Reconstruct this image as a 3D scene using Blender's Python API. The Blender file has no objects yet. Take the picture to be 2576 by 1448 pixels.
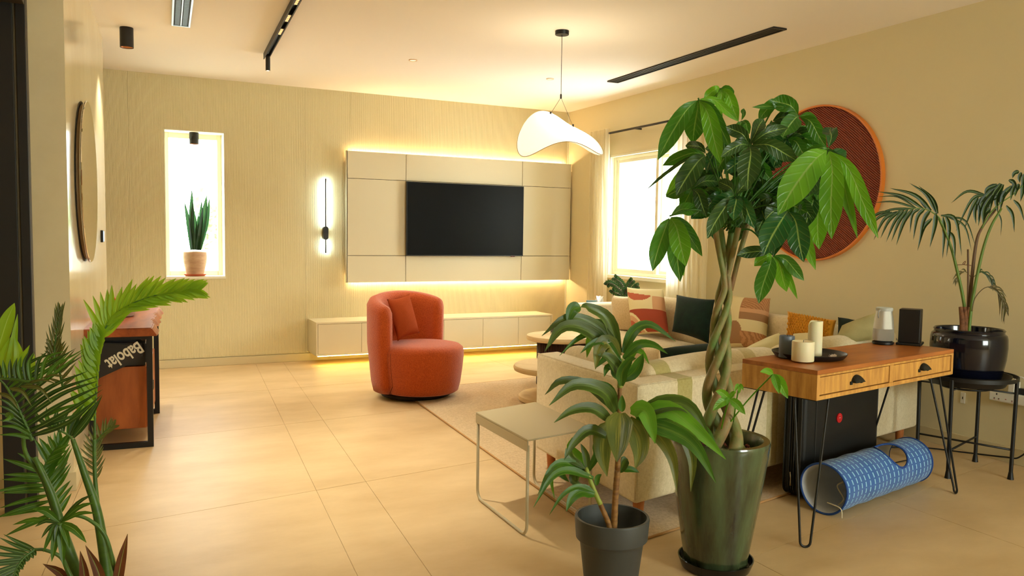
import bpy, bmesh, math, random
from mathutils import Vector, Matrix, noise
random.seed(7)
V = Vector
PI = math.pi
SC = bpy.context.scene
COL = SC.collection

# ------------------------------------------------------------------ camera
FPX, YAW, PITCH, ROLL, EYE = 1983.06, 0.454725, 0.0646271, 0.0138255, 1.36
cam_d = bpy.data.cameras.new('camera')
cam_d.sensor_width = 36.0
cam_d.lens = 36.0 * FPX / 2576.0
cam_d.clip_start = 0.05
cam_o = bpy.data.objects.new('camera', cam_d)
CAMROT = Matrix.Rotation(-YAW, 4, 'Z') @ Matrix.Rotation(PI / 2 - PITCH, 4, 'X') @ Matrix.Rotation(ROLL, 4, 'Z')
cam_o.matrix_world = Matrix.Translation((0, 0, EYE)) @ CAMROT
COL.objects.link(cam_o)
SC.camera = cam_o

# ------------------------------------------------------------------ world, exposure
SC.view_settings.view_transform = 'Standard'
SC.view_settings.look = 'None'
SC.view_settings.gamma = 1
SC.view_settings.use_curve_mapping = False
SC.view_settings.exposure = 1.04
w = bpy.data.worlds.new('daylight')
SC.world = w
w.use_nodes = True
bgn = w.node_tree.nodes['Background']
bgn.inputs[0].default_value = (0.93, 1.0, 0.98, 1)
bgn.inputs[1].default_value = 8.0
SC.cycles.max_bounces = 8
SC.cycles.diffuse_bounces = 5
SC.cycles.glossy_bounces = 3
SC.cycles.transmission_bounces = 6
SC.cycles.transparent_max_bounces = 12
SC.cycles.sample_clamp_indirect = 4.0
SC.cycles.caustics_reflective = False
SC.cycles.caustics_refractive = False

WARM = (1.0, 0.92, 0.70)
def light(name, kind, loc, energy, color, size=0.1, rot=None, spot=None, blend=0.6, sy=None, aim=None):
    d = bpy.data.lights.new(name, kind)
    d.energy = energy
    d.color = color
    if kind == 'AREA':
        d.size = size
        if sy: d.shape = 'RECTANGLE'; d.size_y = sy
    else:
        d.shadow_soft_size = size
    if kind == 'SPOT':
        d.spot_size = spot; d.spot_blend = blend
    o = bpy.data.objects.new(name, d)
    o.location = loc
    if rot: o.rotation_euler = rot
    if aim: o.rotation_euler = (V(aim) - V(loc)).to_track_quat('-Z', 'Y').to_euler()
    COL.objects.link(o)
    return o
CEIL, DB, XR = 2.90, 8.543, 4.925
# daylight entering through the big garden windows behind the camera, and the two windows in view
light('rear_window_daylight', 'AREA', (3.75, -2.95, 1.65), 44, (0.86, 1.0, 0.86), 1.6, rot=(PI / 2, 0, 0), sy=1.4)
# warm ceiling downlights
light('track_spot_light', 'SPOT', (1.06, 4.35, 2.80), 150, WARM, 0.05, rot=(0, 0, 0), spot=math.radians(70), blend=1.0)
light('cylinder_lamp_light', 'SPOT', (0.05, 6.76, 2.70), 45, WARM, 0.03, rot=(0, 0, 0), spot=math.radians(100), blend=0.7)
light('downlight_a', 'SPOT', (2.289, 6.727, 2.86), 26, WARM, 0.03, rot=(0, 0, 0), spot=math.radians(100), blend=0.8)
light('downlight_b', 'SPOT', (3.727, 6.843, 2.86), 28, WARM, 0.03, rot=(0, 0, 0), spot=math.radians(100), blend=0.8)
light('downlight_c', 'SPOT', (0.9, 7.0, 2.86), 42, WARM, 0.03, rot=(0, 0, 0), spot=math.radians(110), blend=0.8)
light('track_spot_behind', 'SPOT', (0.3, 2.3, 2.80), 26, WARM, 0.05, rot=(0, 0, 0), spot=math.radians(110), blend=1.0)

# ------------------------------------------------------------------ projection helpers (photo pixel -> point on a real plane)
def ray(px, py):
    d = CAMROT.to_3x3() @ V(((px - 1288) / FPX, -(py - 724) / FPX, -1))
    return d
EYEP = V((0, 0, EYE))
def onz(px, py, z=0.0): d = ray(px, py); return EYEP + d * ((z - EYE) / d.z)
def ony(px, py, y): d = ray(px, py); return EYEP + d * (y / d.y)
def onx(px, py, x): d = ray(px, py); return EYEP + d * (x / d.x)
def cam(px, py, depth): return EYEP + ray(px, py) * depth
TOCAM = lambda p: (EYEP - p).normalized()

# ------------------------------------------------------------------ materials
def lin(c):
    return tuple(((x / 255) / 12.92 if x / 255 <= 0.04045 else ((x / 255 + 0.055) / 1.055) ** 2.4) for x in c)
MATS = {}
def mat(name, rgb, rough=0.6, metal=0.0, spec=0.5, emit=None, estr=0.0, noise_s=None, noise_amt=0.15, rgb2=None,
        bump=None, bump_s=200, stretch=None, kind='noise', coat=0.0, trans=0.0, detail=4, sheen=0.0, rough2=None):
    if name in MATS: return MATS[name]
    m = bpy.data.materials.new(name)
    m.use_nodes = True
    nt = m.node_tree
    b = nt.nodes['Principled BSDF']
    c = lin(rgb) + (1,)
    b.inputs['Base Color'].default_value = c
    b.inputs['Roughness'].default_value = rough
    b.inputs['Metallic'].default_value = metal
    b.inputs['Specular IOR Level'].default_value = spec
    if coat: b.inputs['Coat Weight'].default_value = coat; b.inputs['Coat Roughness'].default_value = 0.08
    if sheen: b.inputs['Sheen Weight'].default_value = sheen
    if trans: b.inputs['Transmission Weight'].default_value = trans
    if emit: b.inputs['Emission Color'].default_value = tuple(emit) + (1,); b.inputs['Emission Strength'].default_value = estr
    tc = nt.nodes.new('ShaderNodeTexCoord'); mp = nt.nodes.new('ShaderNodeMapping')
    nt.links.new(tc.outputs['Object'], mp.inputs[0])
    if stretch: mp.inputs['Scale'].default_value = stretch
    if noise_s:
        if kind == 'wave':
            t = nt.nodes.new('ShaderNodeTexWave'); t.inputs['Scale'].default_value = noise_s
            t.inputs['Distortion'].default_value = 5; t.inputs['Detail'].default_value = 3; out = t.outputs['Fac']
        elif kind == 'voronoi':
            t = nt.nodes.new('ShaderNodeTexVoronoi'); t.inputs['Scale'].default_value = noise_s; out = t.outputs['Distance']
        else:
            t = nt.nodes.new('ShaderNodeTexNoise'); t.inputs['Scale'].default_value = noise_s
            t.inputs['Detail'].default_value = detail; t.inputs['Roughness'].default_value = 0.6; out = t.outputs['Fac']
        nt.links.new(mp.outputs[0], t.inputs['Vector'])
        r = nt.nodes.new('ShaderNodeValToRGB')
        r.color_ramp.elements[0].position = 0.3; r.color_ramp.elements[1].position = 0.7
        c2 = lin(rgb2) if rgb2 else tuple(x * (1 - noise_amt) for x in c[:3])
        r.color_ramp.elements[0].color = tuple(c2) + (1,); r.color_ramp.elements[1].color = c
        nt.links.new(out, r.inputs[0]); nt.links.new(r.outputs[0], b.inputs['Base Color'])
    if bump:
        n = nt.nodes.new('ShaderNodeTexNoise'); n.inputs['Scale'].default_value = bump_s; n.inputs['Detail'].default_value = 3
        nt.links.new(tc.outputs['Object'], n.inputs['Vector'])
        bp = nt.nodes.new('ShaderNodeBump'); bp.inputs['Strength'].default_value = bump; bp.inputs['Distance'].default_value = 0.004
        nt.links.new(n.outputs['Fac'], bp.inputs['Height']); nt.links.new(bp.outputs[0], b.inputs['Normal'])
    MATS[name] = m
    return m

def weave(name, rgb, rgb2, scale=260, rough=0.9, bump=0.35, bands=None):
    """cloth with a visible warp and weft; bands = list of (start, end, rgb) along local x."""
    if name in MATS: return MATS[name]
    m = mat(name, rgb, rough, spec=0.2, sheen=0.25)
    nt = m.node_tree; b = nt.nodes['Principled BSDF']
    tc = nt.nodes.new('ShaderNodeTexCoord')
    ws = []
    for st in ((1, 1, .12), (.12, 1, 1), (1, .12, 1)):
        mp2 = nt.nodes.new('ShaderNodeMapping'); mp2.inputs['Scale'].default_value = tuple(q * scale for q in st)
        nt.links.new(tc.outputs['Object'], mp2.inputs[0])
        t = nt.nodes.new('ShaderNodeTexNoise'); t.inputs['Scale'].default_value = 1.0; t.inputs['Detail'].default_value = 2
        nt.links.new(mp2.outputs[0], t.inputs['Vector']); ws.append(t)
    a1 = nt.nodes.new('ShaderNodeMath'); a1.operation = 'ADD'
    nt.links.new(ws[0].outputs['Fac'], a1.inputs[0]); nt.links.new(ws[1].outputs['Fac'], a1.inputs[1])
    a2 = nt.nodes.new('ShaderNodeMath'); a2.operation = 'ADD'
    nt.links.new(a1.outputs[0], a2.inputs[0]); nt.links.new(ws[2].outputs['Fac'], a2.inputs[1])
    nz = nt.nodes.new('ShaderNodeTexNoise'); nz.inputs['Scale'].default_value = 60
    nt.links.new(tc.outputs['Object'], nz.inputs['Vector'])
    a3 = nt.nodes.new('ShaderNodeMath'); a3.operation = 'ADD'
    nt.links.new(a2.outputs[0], a3.inputs[0]); nt.links.new(nz.outputs['Fac'], a3.inputs[1])
    mr = nt.nodes.new('ShaderNodeMapRange'); mr.inputs[1].default_value = 1.3; mr.inputs[2].default_value = 2.5
    nt.links.new(a3.outputs[0], mr.inputs[0])
    mx = nt.nodes.new('ShaderNodeMix'); mx.data_type = 'RGBA'
    mx.inputs[6].default_value = lin(rgb2) + (1,); mx.inputs[7].default_value = lin(rgb) + (1,)
    nt.links.new(mr.outputs[0], mx.inputs[0])
    last = mx.outputs[2]
    if bands:
        sx = nt.nodes.new('ShaderNodeSeparateXYZ'); nt.links.new(tc.outputs['Object'], sx.inputs[0])
        for s, e, c in bands:
            g = nt.nodes.new('ShaderNodeMath'); g.operation = 'GREATER_THAN'; g.inputs[1].default_value = s
            l = nt.nodes.new('ShaderNodeMath'); l.operation = 'LESS_THAN'; l.inputs[1].default_value = e
            nt.links.new(sx.outputs[0], g.inputs[0]); nt.links.new(sx.outputs[0], l.inputs[0])
            mm = nt.nodes.new('ShaderNodeMath'); mm.operation = 'MULTIPLY'
            nt.links.new(g.outputs[0], mm.inputs[0]); nt.links.new(l.outputs[0], mm.inputs[1])
            m2 = nt.nodes.new('ShaderNodeMix'); m2.data_type = 'RGBA'; m2.blend_type = 'MULTIPLY'
            m2.inputs[7].default_value = lin(c) + (1,)
            nt.links.new(mm.outputs[0], m2.inputs[0]); nt.links.new(last, m2.inputs[6]); last = m2.outputs[2]
    nt.links.new(last, b.inputs['Base Color'])
    bp = nt.nodes.new('ShaderNodeBump'); bp.inputs['Strength'].default_value = bump; bp.inputs['Distance'].default_value = 0.002
    nt.links.new(a3.outputs[0], bp.inputs['Height']); nt.links.new(bp.outputs[0], b.inputs['Normal'])
    return m

def leafmat(name, rgb, rgb2, rough=0.35, trans=0.25, style='plain', nv=9, vein=(150, 180, 90)):
    """leaf blade shaded along its own u (length) and v (width): pale midrib, side veins or lengthwise stripes"""
    if name in MATS: return MATS[name]
    m = mat(name, rgb, rough, spec=0.45)
    nt = m.node_tree; N = nt.nodes; K = nt.links; b = N['Principled BSDF']; out = N['Material Output']
    def mth(op, a, c=None, d=None):
        n = N.new('ShaderNodeMath'); n.operation = op
        for k, q in enumerate((a, c, d)):
            if q is None: continue
            if isinstance(q, (int, float)): n.inputs[k].default_value = q
            else: K.new(q, n.inputs[k])
        return n.outputs[0]
    uv = N.new('ShaderNodeUVMap'); sp = N.new('ShaderNodeSeparateXYZ'); K.new(uv.outputs[0], sp.inputs[0])
    u, v = sp.outputs[0], sp.outputs[1]
    av = mth('ABSOLUTE', mth('MULTIPLY_ADD', v, 2.0, -1.0))
    tc = N.new('ShaderNodeTexCoord'); nz = N.new('ShaderNodeTexNoise'); nz.inputs['Scale'].default_value = 7; K.new(tc.outputs['Object'], nz.inputs['Vector'])
    mx = N.new('ShaderNodeMix'); mx.data_type = 'RGBA'; mx.inputs[6].default_value = lin(rgb2) + (1,); mx.inputs[7].default_value = lin(rgb) + (1,)
    mr = N.new('ShaderNodeMapRange'); mr.inputs[1].default_value = .35; mr.inputs[2].default_value = .65; K.new(nz.outputs['Fac'], mr.inputs[0]); K.new(mr.outputs[0], mx.inputs[0])
    rib = N.new('ShaderNodeMapRange'); rib.inputs[1].default_value = .09; rib.inputs[2].default_value = .03; K.new(av, rib.inputs[0])
    fac = rib.outputs[0]; h = mth('MULTIPLY', rib.outputs[0], .5)
    if style == 'feather':
        sn = mth('SINE', mth('MULTIPLY', mth('SUBTRACT', u, mth('MULTIPLY', av, .16)), nv * 2 * PI))
        pk = mth('POWER', mth('MULTIPLY_ADD', sn, .5, .5), 10.0)
        fac = mth('MAXIMUM', fac, mth('MULTIPLY', pk, .15)); h = mth('SUBTRACT', h, mth('MULTIPLY', pk, 1.0))
    elif style == 'stripe':
        cb = N.new('ShaderNodeCombineXYZ'); K.new(mth('MULTIPLY', u, .8), cb.inputs[0]); K.new(mth('MULTIPLY', v, 9.0), cb.inputs[1])
        n2 = N.new('ShaderNodeTexNoise'); n2.inputs['Scale'].default_value = 1.6; K.new(cb.outputs[0], n2.inputs['Vector'])
        st = N.new('ShaderNodeMapRange'); st.inputs[1].default_value = .52; st.inputs[2].default_value = .68; K.new(n2.outputs['Fac'], st.inputs[0])
        fac = mth('MAXIMUM', mth('MULTIPLY', fac, .4), mth('MULTIPLY', st.outputs[0], .55)); h = mth('MULTIPLY', n2.outputs['Fac'], 1.0)
    m2 = N.new('ShaderNodeMix'); m2.data_type = 'RGBA'; K.new(fac, m2.inputs[0]); K.new(mx.outputs[2], m2.inputs[6]); m2.inputs[7].default_value = lin(vein) + (1,)
    K.new(m2.outputs[2], b.inputs['Base Color'])
    bp = N.new('ShaderNodeBump'); bp.inputs['Strength'].default_value = .5; bp.inputs['Distance'].default_value = .002; K.new(h, bp.inputs['Height']); K.new(bp.outputs[0], b.inputs['Normal'])
    tl = N.new('ShaderNodeBsdfTranslucent'); tl.inputs[0].default_value = tuple(min(1, x * 1.6) for x in lin(rgb)) + (1,)
    ms = N.new('ShaderNodeMixShader'); ms.inputs[0].default_value = trans
    K.new(b.outputs[0], ms.inputs[1]); K.new(tl.outputs[0], ms.inputs[2]); K.new(ms.outputs[0], out.inputs[0])
    return m

M_wall = mat('beige_paint', (222, 210, 172), 0.7, spec=0.3, noise_s=0.7, noise_amt=0.03)
M_flute = mat('fluted_beige', (219, 207, 166), 0.6, spec=0.3)
M_ceil = mat('ceiling_paint', (248, 240, 228), 0.85, spec=0.2)
M_plaster = mat('polished_plaster', (228, 214, 178), 0.14, spec=0.7, noise_s=2.2, rgb2=(216, 200, 162), bump=0.25, bump_s=3.0, detail=6)
M_base = mat('skirting_paint', (205, 190, 150), 0.5)
M_panel = mat('matt_lacquer', (208, 198, 166), 0.5, spec=0.35)
M_panel_edge = mat('lacquer_gap', (60, 52, 36), 0.8)
M_tile = mat('stone_tile', (212, 184, 141), 0.45, spec=0.35, noise_s=1.4, rgb2=(187, 157, 113), detail=10, stretch=(1, 1.8, 1), bump=0.04, bump_s=30)
M_grout = mat('pale_grout', (226, 208, 172), 0.9)
M_black = mat('black_metal', (20, 18, 17), 0.45, spec=0.4)
M_blackgloss = mat('black_gloss', (10, 10, 10), 0.12)
M_tv = mat('tv_screen', (7, 8, 6), 0.4, spec=0.10)
M_white = mat('white_frame', (235, 230, 205), 0.4)
M_whitep = mat('white_plastic', (232, 230, 222), 0.35)
M_led = mat('led_warm', (255, 220, 150), emit=(1.0, 0.69, 0.36), estr=84)
M_ledy = mat('led_yellow', (255, 220, 120), emit=(1.0, 0.74, 0.17), estr=26)
M_ledw = mat('led_white', (255, 255, 255), emit=(0.78, 0.98, 1.0), estr=95)
M_soil = mat('soil', (70, 40, 28), 0.95, noise_s=90, rgb2=(30, 18, 12), bump=1.0, bump_s=120)

def glassmat():
    m = bpy.data.materials.new('window_glass'); m.use_nodes = True
    nt = m.node_tree; out = nt.nodes['Material Output']
    nt.nodes.remove(nt.nodes['Principled BSDF'])
    t = nt.nodes.new('ShaderNodeBsdfTransparent'); g = nt.nodes.new('ShaderNodeBsdfGlossy'); g.inputs['Roughness'].default_value = 0.02
    x = nt.nodes.new('ShaderNodeMixShader')
    x.inputs[0].default_value = .05; nt.links.new(t.outputs[0], x.inputs[1]); nt.links.new(g.outputs[0], x.inputs[2])
    nt.links.new(x.outputs[0], out.inputs[0])
    return m
M_glass = glassmat()

# ------------------------------------------------------------------ mesh helpers
def link(name, me, m=None, parent=None, kind=None):
    o = bpy.data.objects.new(name, me)
    if m is not None:
        for q in (m if isinstance(m, (list, tuple)) else [m]): me.materials.append(q)
    if parent is not None: o.parent = parent
    if kind: o['kind'] = kind
    COL.objects.link(o)
    return o
def root_loc(p):
    l = V((0, 0, 0))
    while p is not None: l += p.location; p = p.parent
    return l
def obj(name, bm, m, parent=None, smooth=False, world=False, kind=None, shift=None):
    if world and parent is not None: bmesh.ops.translate(bm, vec=-root_loc(parent), verts=bm.verts)
    if shift is not None: bmesh.ops.translate(bm, vec=-V(shift), verts=bm.verts)
    me = bpy.data.meshes.new(name)
    bm.normal_update(); bm.to_mesh(me); bm.free()
    if smooth:
        for p in me.polygons: p.use_smooth = True
        if smooth == 'auto': me.set_sharp_from_angle(angle=math.radians(40))
    o = link(name, me, m, parent, kind)
    if shift is not None: o.location = shift
    return o
def thing(name, label, cat, loc=(0, 0, 0), rz=0, group=None):
    o = bpy.data.objects.new(name, None)
    o.empty_display_size = 0.1
    o.location = loc; o.rotation_euler = (0, 0, rz)
    o['label'] = label; o['category'] = cat
    if group: o['group'] = group
    COL.objects.link(o)
    return o
def tag(o, label, cat, group=None, kind=None):
    o['label'] = label; o['category'] = cat
    if group: o['group'] = group
    if kind: o['kind'] = kind
    return o
def struct(name, bm, m, parent=None, **k):
    o = obj(name, bm, m, parent, **k)
    if parent is None: o['kind'] = 'structure'; o['label'] = k.get('label', name.replace('_', ' '))
    return o
def B(): return bmesh.new()
def box(bm, x0, x1, y0, y1, z0, z1, bev=0, seg=2, mi=0):
    g = bmesh.ops.create_cube(bm, size=1)
    for v in g['verts']:
        v.co = V((x0 + (v.co.x + .5) * (x1 - x0), y0 + (v.co.y + .5) * (y1 - y0), z0 + (v.co.z + .5) * (z1 - z0)))
    fs = set(f for v in g['verts'] for f in v.link_faces)
    if bev:
        es = list(set(e for v in g['verts'] for e in v.link_edges))
        r = bmesh.ops.bevel(bm, geom=es, offset=bev, segments=seg, profile=0.5, affect='EDGES', clamp_overlap=True)
        fs = set(r['faces']) | set(f for f in fs if f.is_valid)
    if mi:
        for f in fs: f.material_index = mi
    return bm
def bxo(name, x0, x1, y0, y1, z0, z1, m, parent=None, bev=0.003, seg=2, **k):
    return obj(name, box(B(), x0, x1, y0, y1, z0, z1, bev, seg), m, parent, **k)
def hexa(bm, pts, z0, z1, bev=0):
    """prism over polygon pts (x,y)."""
    b = [bm.verts.new((p[0], p[1], z0)) for p in pts]; t = [bm.verts.new((p[0], p[1], z1)) for p in pts]
    n = len(pts)
    fs = [bm.faces.new(list(reversed(b))), bm.faces.new(t)]
    for i in range(n): fs.append(bm.faces.new((b[i], b[(i + 1) % n], t[(i + 1) % n], t[i])))
    bmesh.ops.recalc_face_normals(bm, faces=fs)
    if bev:
        bmesh.ops.bevel(bm, geom=list(set(e for f in fs for e in f.edges)), offset=bev, segments=2, affect='EDGES', clamp_overlap=True)
    return bm
def lathe(bm, prof, n=48, c=(0, 0, 0), cap0=True, cap1=True, sx=1, sy=1, mi=0):
    rings = []
    for r, z in prof:
        rings.append([bm.verts.new((c[0] + r * sx * math.cos(2 * PI * i / n), c[1] + r * sy * math.sin(2 * PI * i / n), c[2] + z)) for i in range(n)])
    for a, b in zip(rings, rings[1:]):
        for i in range(n):
            f = bm.faces.new((a[i], a[(i + 1) % n], b[(i + 1) % n], b[i])); f.material_index = mi
    if cap0: f = bm.faces.new(list(reversed(rings[0]))); f.material_index = mi
    if cap1: f = bm.faces.new(rings[-1]); f.material_index = mi
    return bm
def smoothpts(pts, n=6):
    """Catmull-Rom through pts (Vectors)."""
    pts = [V(p) for p in pts]
    if len(pts) < 3: 
        return [pts[0].lerp(pts[-1], i / n) for i in range(n + 1)]
    P = [pts[0] * 2 - pts[1]] + pts + [pts[-1] * 2 - pts[-2]]
    out = []
    for i in range(1, len(P) - 2):
        for k in range(n):
            t = k / n
            a, b, c, d = P[i - 1], P[i], P[i + 1], P[i + 2]
            out.append(0.5 * ((2 * b) + (c - a) * t + (2 * a - 5 * b + 4 * c - d) * t * t + (3 * b - a - 3 * c + d) * t ** 3))
    out.append(pts[-1])
    return out
def tube(bm, pts, r, n=8, mi=0, cap=True, flat=1.0):
    pts = [V(p) for p in pts]
    rings = []; up = None
    for i, p in enumerate(pts):
        t = (pts[min(i + 1, len(pts) - 1)] - pts[max(i - 1, 0)])
        if t.length < 1e-9: t = V((0, 0, 1))
        t.normalize()
        if up is None:
            up = t.orthogonal().normalized()
        else:
            up = (up - t * up.dot(t))
            up = up.normalized() if up.length > 1e-6 else t.orthogonal().normalized()
        s = t.cross(up)
        rr = r[i] if isinstance(r, (list, tuple)) else r
        rings.append([bm.verts.new(p + up * math.cos(2 * PI * k / n) * rr + s * math.sin(2 * PI * k / n) * rr * flat) for k in range(n)])
    for a, b in zip(rings, rings[1:]):
        for k in range(n):
            f = bm.faces.new((a[k], a[(k + 1) % n], b[(k + 1) % n], b[k])); f.material_index = mi; f.smooth = True
    if cap:
        bm.faces.new(list(reversed(rings[0]))); bm.faces.new(rings[-1])
    return bm
def leaf(bm, pts, width, normal=None, fold=0.18, seg=8, prof='oval', curl=0.0, thick=0.0):
    """a leaf blade along the smooth curve through pts: two half-blades folded along the midrib."""
    c = smoothpts(pts, max(2, seg // (len(pts) - 1)))
    n = len(c) - 1
    rows = []; uvl = bm.loops.layers.uv.verify()
    for i, p in enumerate(c):
        t = (c[min(i + 1, n)] - c[max(i - 1, 0)]).normalized()
        nn = normal(p, t) if callable(normal) else (normal if normal is not None else TOCAM(p))
        nn = (nn - t * nn.dot(t))
        nn = nn.normalized() if nn.length > 1e-5 else t.orthogonal().normalized()
        s = t.cross(nn)
        u = i / n
        if prof == 'oval': wd = math.sin(PI * min(1, u ** 0.8)) ** 0.75 if 0 < u < 1 else 0.0
        elif prof == 'obov': wd = math.sin(PI * u ** 1.22) ** .72 * (1 if u < .8 else 1 - .35 * (u - .8) / .2) if 0 < u < 1 else 0.0
        elif prof == 'blade': wd = min(1, 0.35 + u * 3.0) * (1 - u ** 2.6) if u < 1 else 0
        elif prof == 'fin': wd = min(1, 0.5 + u * 4) * (1 - u ** 3.5) if u < 1 else 0
        elif prof == 'sword': wd = (0.75 + 0.25 * math.sin(PI * u)) * (1 - u ** 4) if u < 1 else 0
        wd = max(wd, 0.03) * width / 2
        rows.append([bm.verts.new(p + s * wd + nn * wd * (fold * 2 + curl)), bm.verts.new(p + s * wd * .5 + nn * wd * fold * 1.2), bm.verts.new(p),
                     bm.verts.new(p - s * wd * .5 + nn * wd * fold * 1.2), bm.verts.new(p - s * wd + nn * wd * (fold * 2 + curl))])
    for i, (a, b) in enumerate(zip(rows, rows[1:])):
        for k in range(4):
            f = bm.faces.new((a[k], a[k + 1], b[k + 1], b[k])); f.smooth = True
            for lp, (uu, vv) in zip(f.loops, ((i, k), (i, k + 1), (i + 1, k + 1), (i + 1, k))): lp[uvl].uv = (uu / n, vv / 4)
    return bm
def pillow(corners, th, m, name, label=None, cat=None, n=16, patt=None, mats=None, parent=None, group=None, pinch=0.06, sag=0.0):
    """a stuffed cushion through four corner points (tl,tr,br,bl); patt(u,v)->material index of the front."""
    tl, tr, br, bl = [V(c) for c in corners]
    ctr = (tl + tr + br + bl) / 4
    nrm = (tr - tl).cross(tl - bl).normalized()
    if nrm.dot(EYEP - ctr) < 0: nrm = -nrm
    bm = B(); grid = {}
    for side in (1, -1):
        for i in range(n + 1):
            for j in range(n + 1):
                u, v = i / n, j / n
                edge = i in (0, n) or j in (0, n)
                if side == -1 and edge: grid[(side, i, j)] = grid[(1, i, j)]; continue
                a, b = 2 * u - 1, 2 * v - 1
                uu = 0.5 + 0.5 * a * (1 - pinch * (1 - b * b)); vv = 0.5 + 0.5 * b * (1 - pinch * (1 - a * a))
                p = tl.lerp(tr, uu).lerp(bl.lerp(br, uu), vv)
                h = th / 2 * ((1 - a ** 2) ** 0.45) * ((1 - b ** 2) ** 0.45) * (1 + 0.06 * noise.noise(V((u * 4, v * 4, ctr.x * 7))))
                p = p + nrm * h * side + V((0, 0, -sag * (1 - a * a) * (1 - b * b)))
                grid[(side, i, j)] = bm.verts.new(p)
    for side in (1, -1):
        for i in range(n):
            for j in range(n):
                q = [grid[(side, i, j)], grid[(side, i + 1, j)], grid[(side, i + 1, j + 1)], grid[(side, i, j + 1)]]
                if side == 1: q.reverse()
                f = bm.faces.new(q); f.smooth = True
                if patt: f.material_index = patt((i + .5) / n, (j + .5) / n)
    bmesh.ops.recalc_face_normals(bm, faces=bm.faces)
    base = V((ctr.x, ctr.y, min(p.z for p in (bl, br))))
    if parent is not None:
        return obj(name, bm, mats or m, parent, world=True)
    o = obj(name, bm, mats or m, None, shift=base)
    if label: tag(o, label, cat, group)
    return o
def clone(src, parent, loc=None, rot=None, scale=None):
    c = src.copy(); c.parent = parent
    if loc is not None: c.location = loc
    if rot is not None: c.rotation_euler = rot
    if scale is not None: c.scale = scale
    COL.objects.link(c)
    return c
def text_mesh(name, body, size, depth, m, parent, mw, bold=0.0, align='CENTER'):
    cu = bpy.data.curves.new(name, 'FONT'); cu.body = body; cu.size = size; cu.extrude = depth; cu.offset = bold
    cu.align_x = align; cu.align_y = 'CENTER'
    t = bpy.data.objects.new(name + '_tmp', cu); COL.objects.link(t)
    dg = bpy.context.evaluated_depsgraph_get()
    me = bpy.data.meshes.new_from_object(t.evaluated_get(dg))
    bpy.data.objects.remove(t); bpy.data.curves.remove(cu)
    me.name = name
    o = link(name, me, m, parent)
    o.matrix_local = mw
    return o

# ================================================================== THE ROOM
floor = struct('floor', box(B(), -3.0, 5.2, -3.3, 8.9, -0.12, -0.010), M_grout)
cols = [-3.0, -1.45, -0.29, 0.89, 1.17, 2.38, 3.60, 5.0]
rows = [-3.3, -1.9, -0.6, 0.75, 2.20, 4.155, 5.70, 7.03, 8.53]
def tilecorner(i, j):
    y0 = rows[j]
    sl = max(0.0, 0.21 - max(0, y0 - 2.3) * 0.034) if 0 < j < len(rows) - 1 else 0
    x = cols[i] + (0.07 * (y0 - 4.2) if 0 < i < 5 else 0)
    return V((x, y0 + sl * (x - 0.9), 0))
for i in range(len(cols) - 1):
    for j in range(len(rows) - 1):
        a, b, c, d = tilecorner(i, j), tilecorner(i + 1, j), tilecorner(i + 1, j + 1), tilecorner(i, j + 1)
        ct = (a + b + c + d) / 4
        pts = [p + (ct - p).normalized() * 0.0015 for p in (a, b, c, d)]
        obj('tile', hexa(B(), [(p.x, p.y) for p in pts], -0.010, 0.0, 0.0008), M_tile, floor)
struct('ceiling', box(B(), -3.0, 5.2, -3.3, 8.9, CEIL, CEIL + 0.15), M_ceil)

WX0, WX1, WZ0, WZ1 = 0.343, 0.908, 0.912, 2.374
bm = B()
for x0, x1, z0, z1 in ((-3.0, WX0, 0, CEIL), (WX1, 5.15, 0, CEIL), (WX0, WX1, 0, WZ0), (WX0, WX1, WZ1, CEIL)):
    box(bm, x0, x1, DB + 0.012, DB + 0.30, z0, z1)
wall_back = struct('wall_back', bm, M_wall)
def flutes(x0, x1, holes=()):
    bm = B(); p = 0.0108; n = max(1, round((x1 - x0) / p)); p = (x1 - x0) / n
    def col(a, b, z0, z1):
        c = [(a, DB + .003), (a + .0022, DB), (a + .0022 + p * .45, DB), (a + .0044 + p * .45, DB + .003), (b, DB + .003)]
        c = [q for q in c if q[0] <= b + 1e-6]
        lo = [bm.verts.new((x, y, z0)) for x, y in c]; hi = [bm.verts.new((x, y, z1)) for x, y in c]
        for k in range(len(c) - 1): bm.faces.new((lo[k], lo[k + 1], hi[k + 1], hi[k]))
    for k in range(n):
        a = x0 + k * p; b = a + p; m = (a + b) / 2
        if WX0 < m < WX1: col(a, b, 0.088, WZ0); col(a, b, WZ1, CEIL)
        else: col(a, b, 0.088, CEIL)
    return bm
seams = [-3.0, -1.35, 0.03, 1.714, 2.202, 3.894, XR]
for a, b in zip(seams, seams[1:]):
    obj('fluted_panel', flutes(a + 0.001, b - 0.001), M_flute, wall_back)
# right wall with its window opening
QY0, QY1, QZ0, QZ1 = 6.20, 7.60, 0.945, 2.29
bm = B()
for y0, y1, z0, z1 in ((-3.3, QY0, 0, CEIL), (QY1, DB + .3, 0, CEIL), (QY0, QY1, 0, QZ0), (QY0, QY1, QZ1, CEIL)):
    box(bm, XR, XR + 0.25, y0, y1, z0, z1)
struct('wall_right', bm, M_wall)
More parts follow.
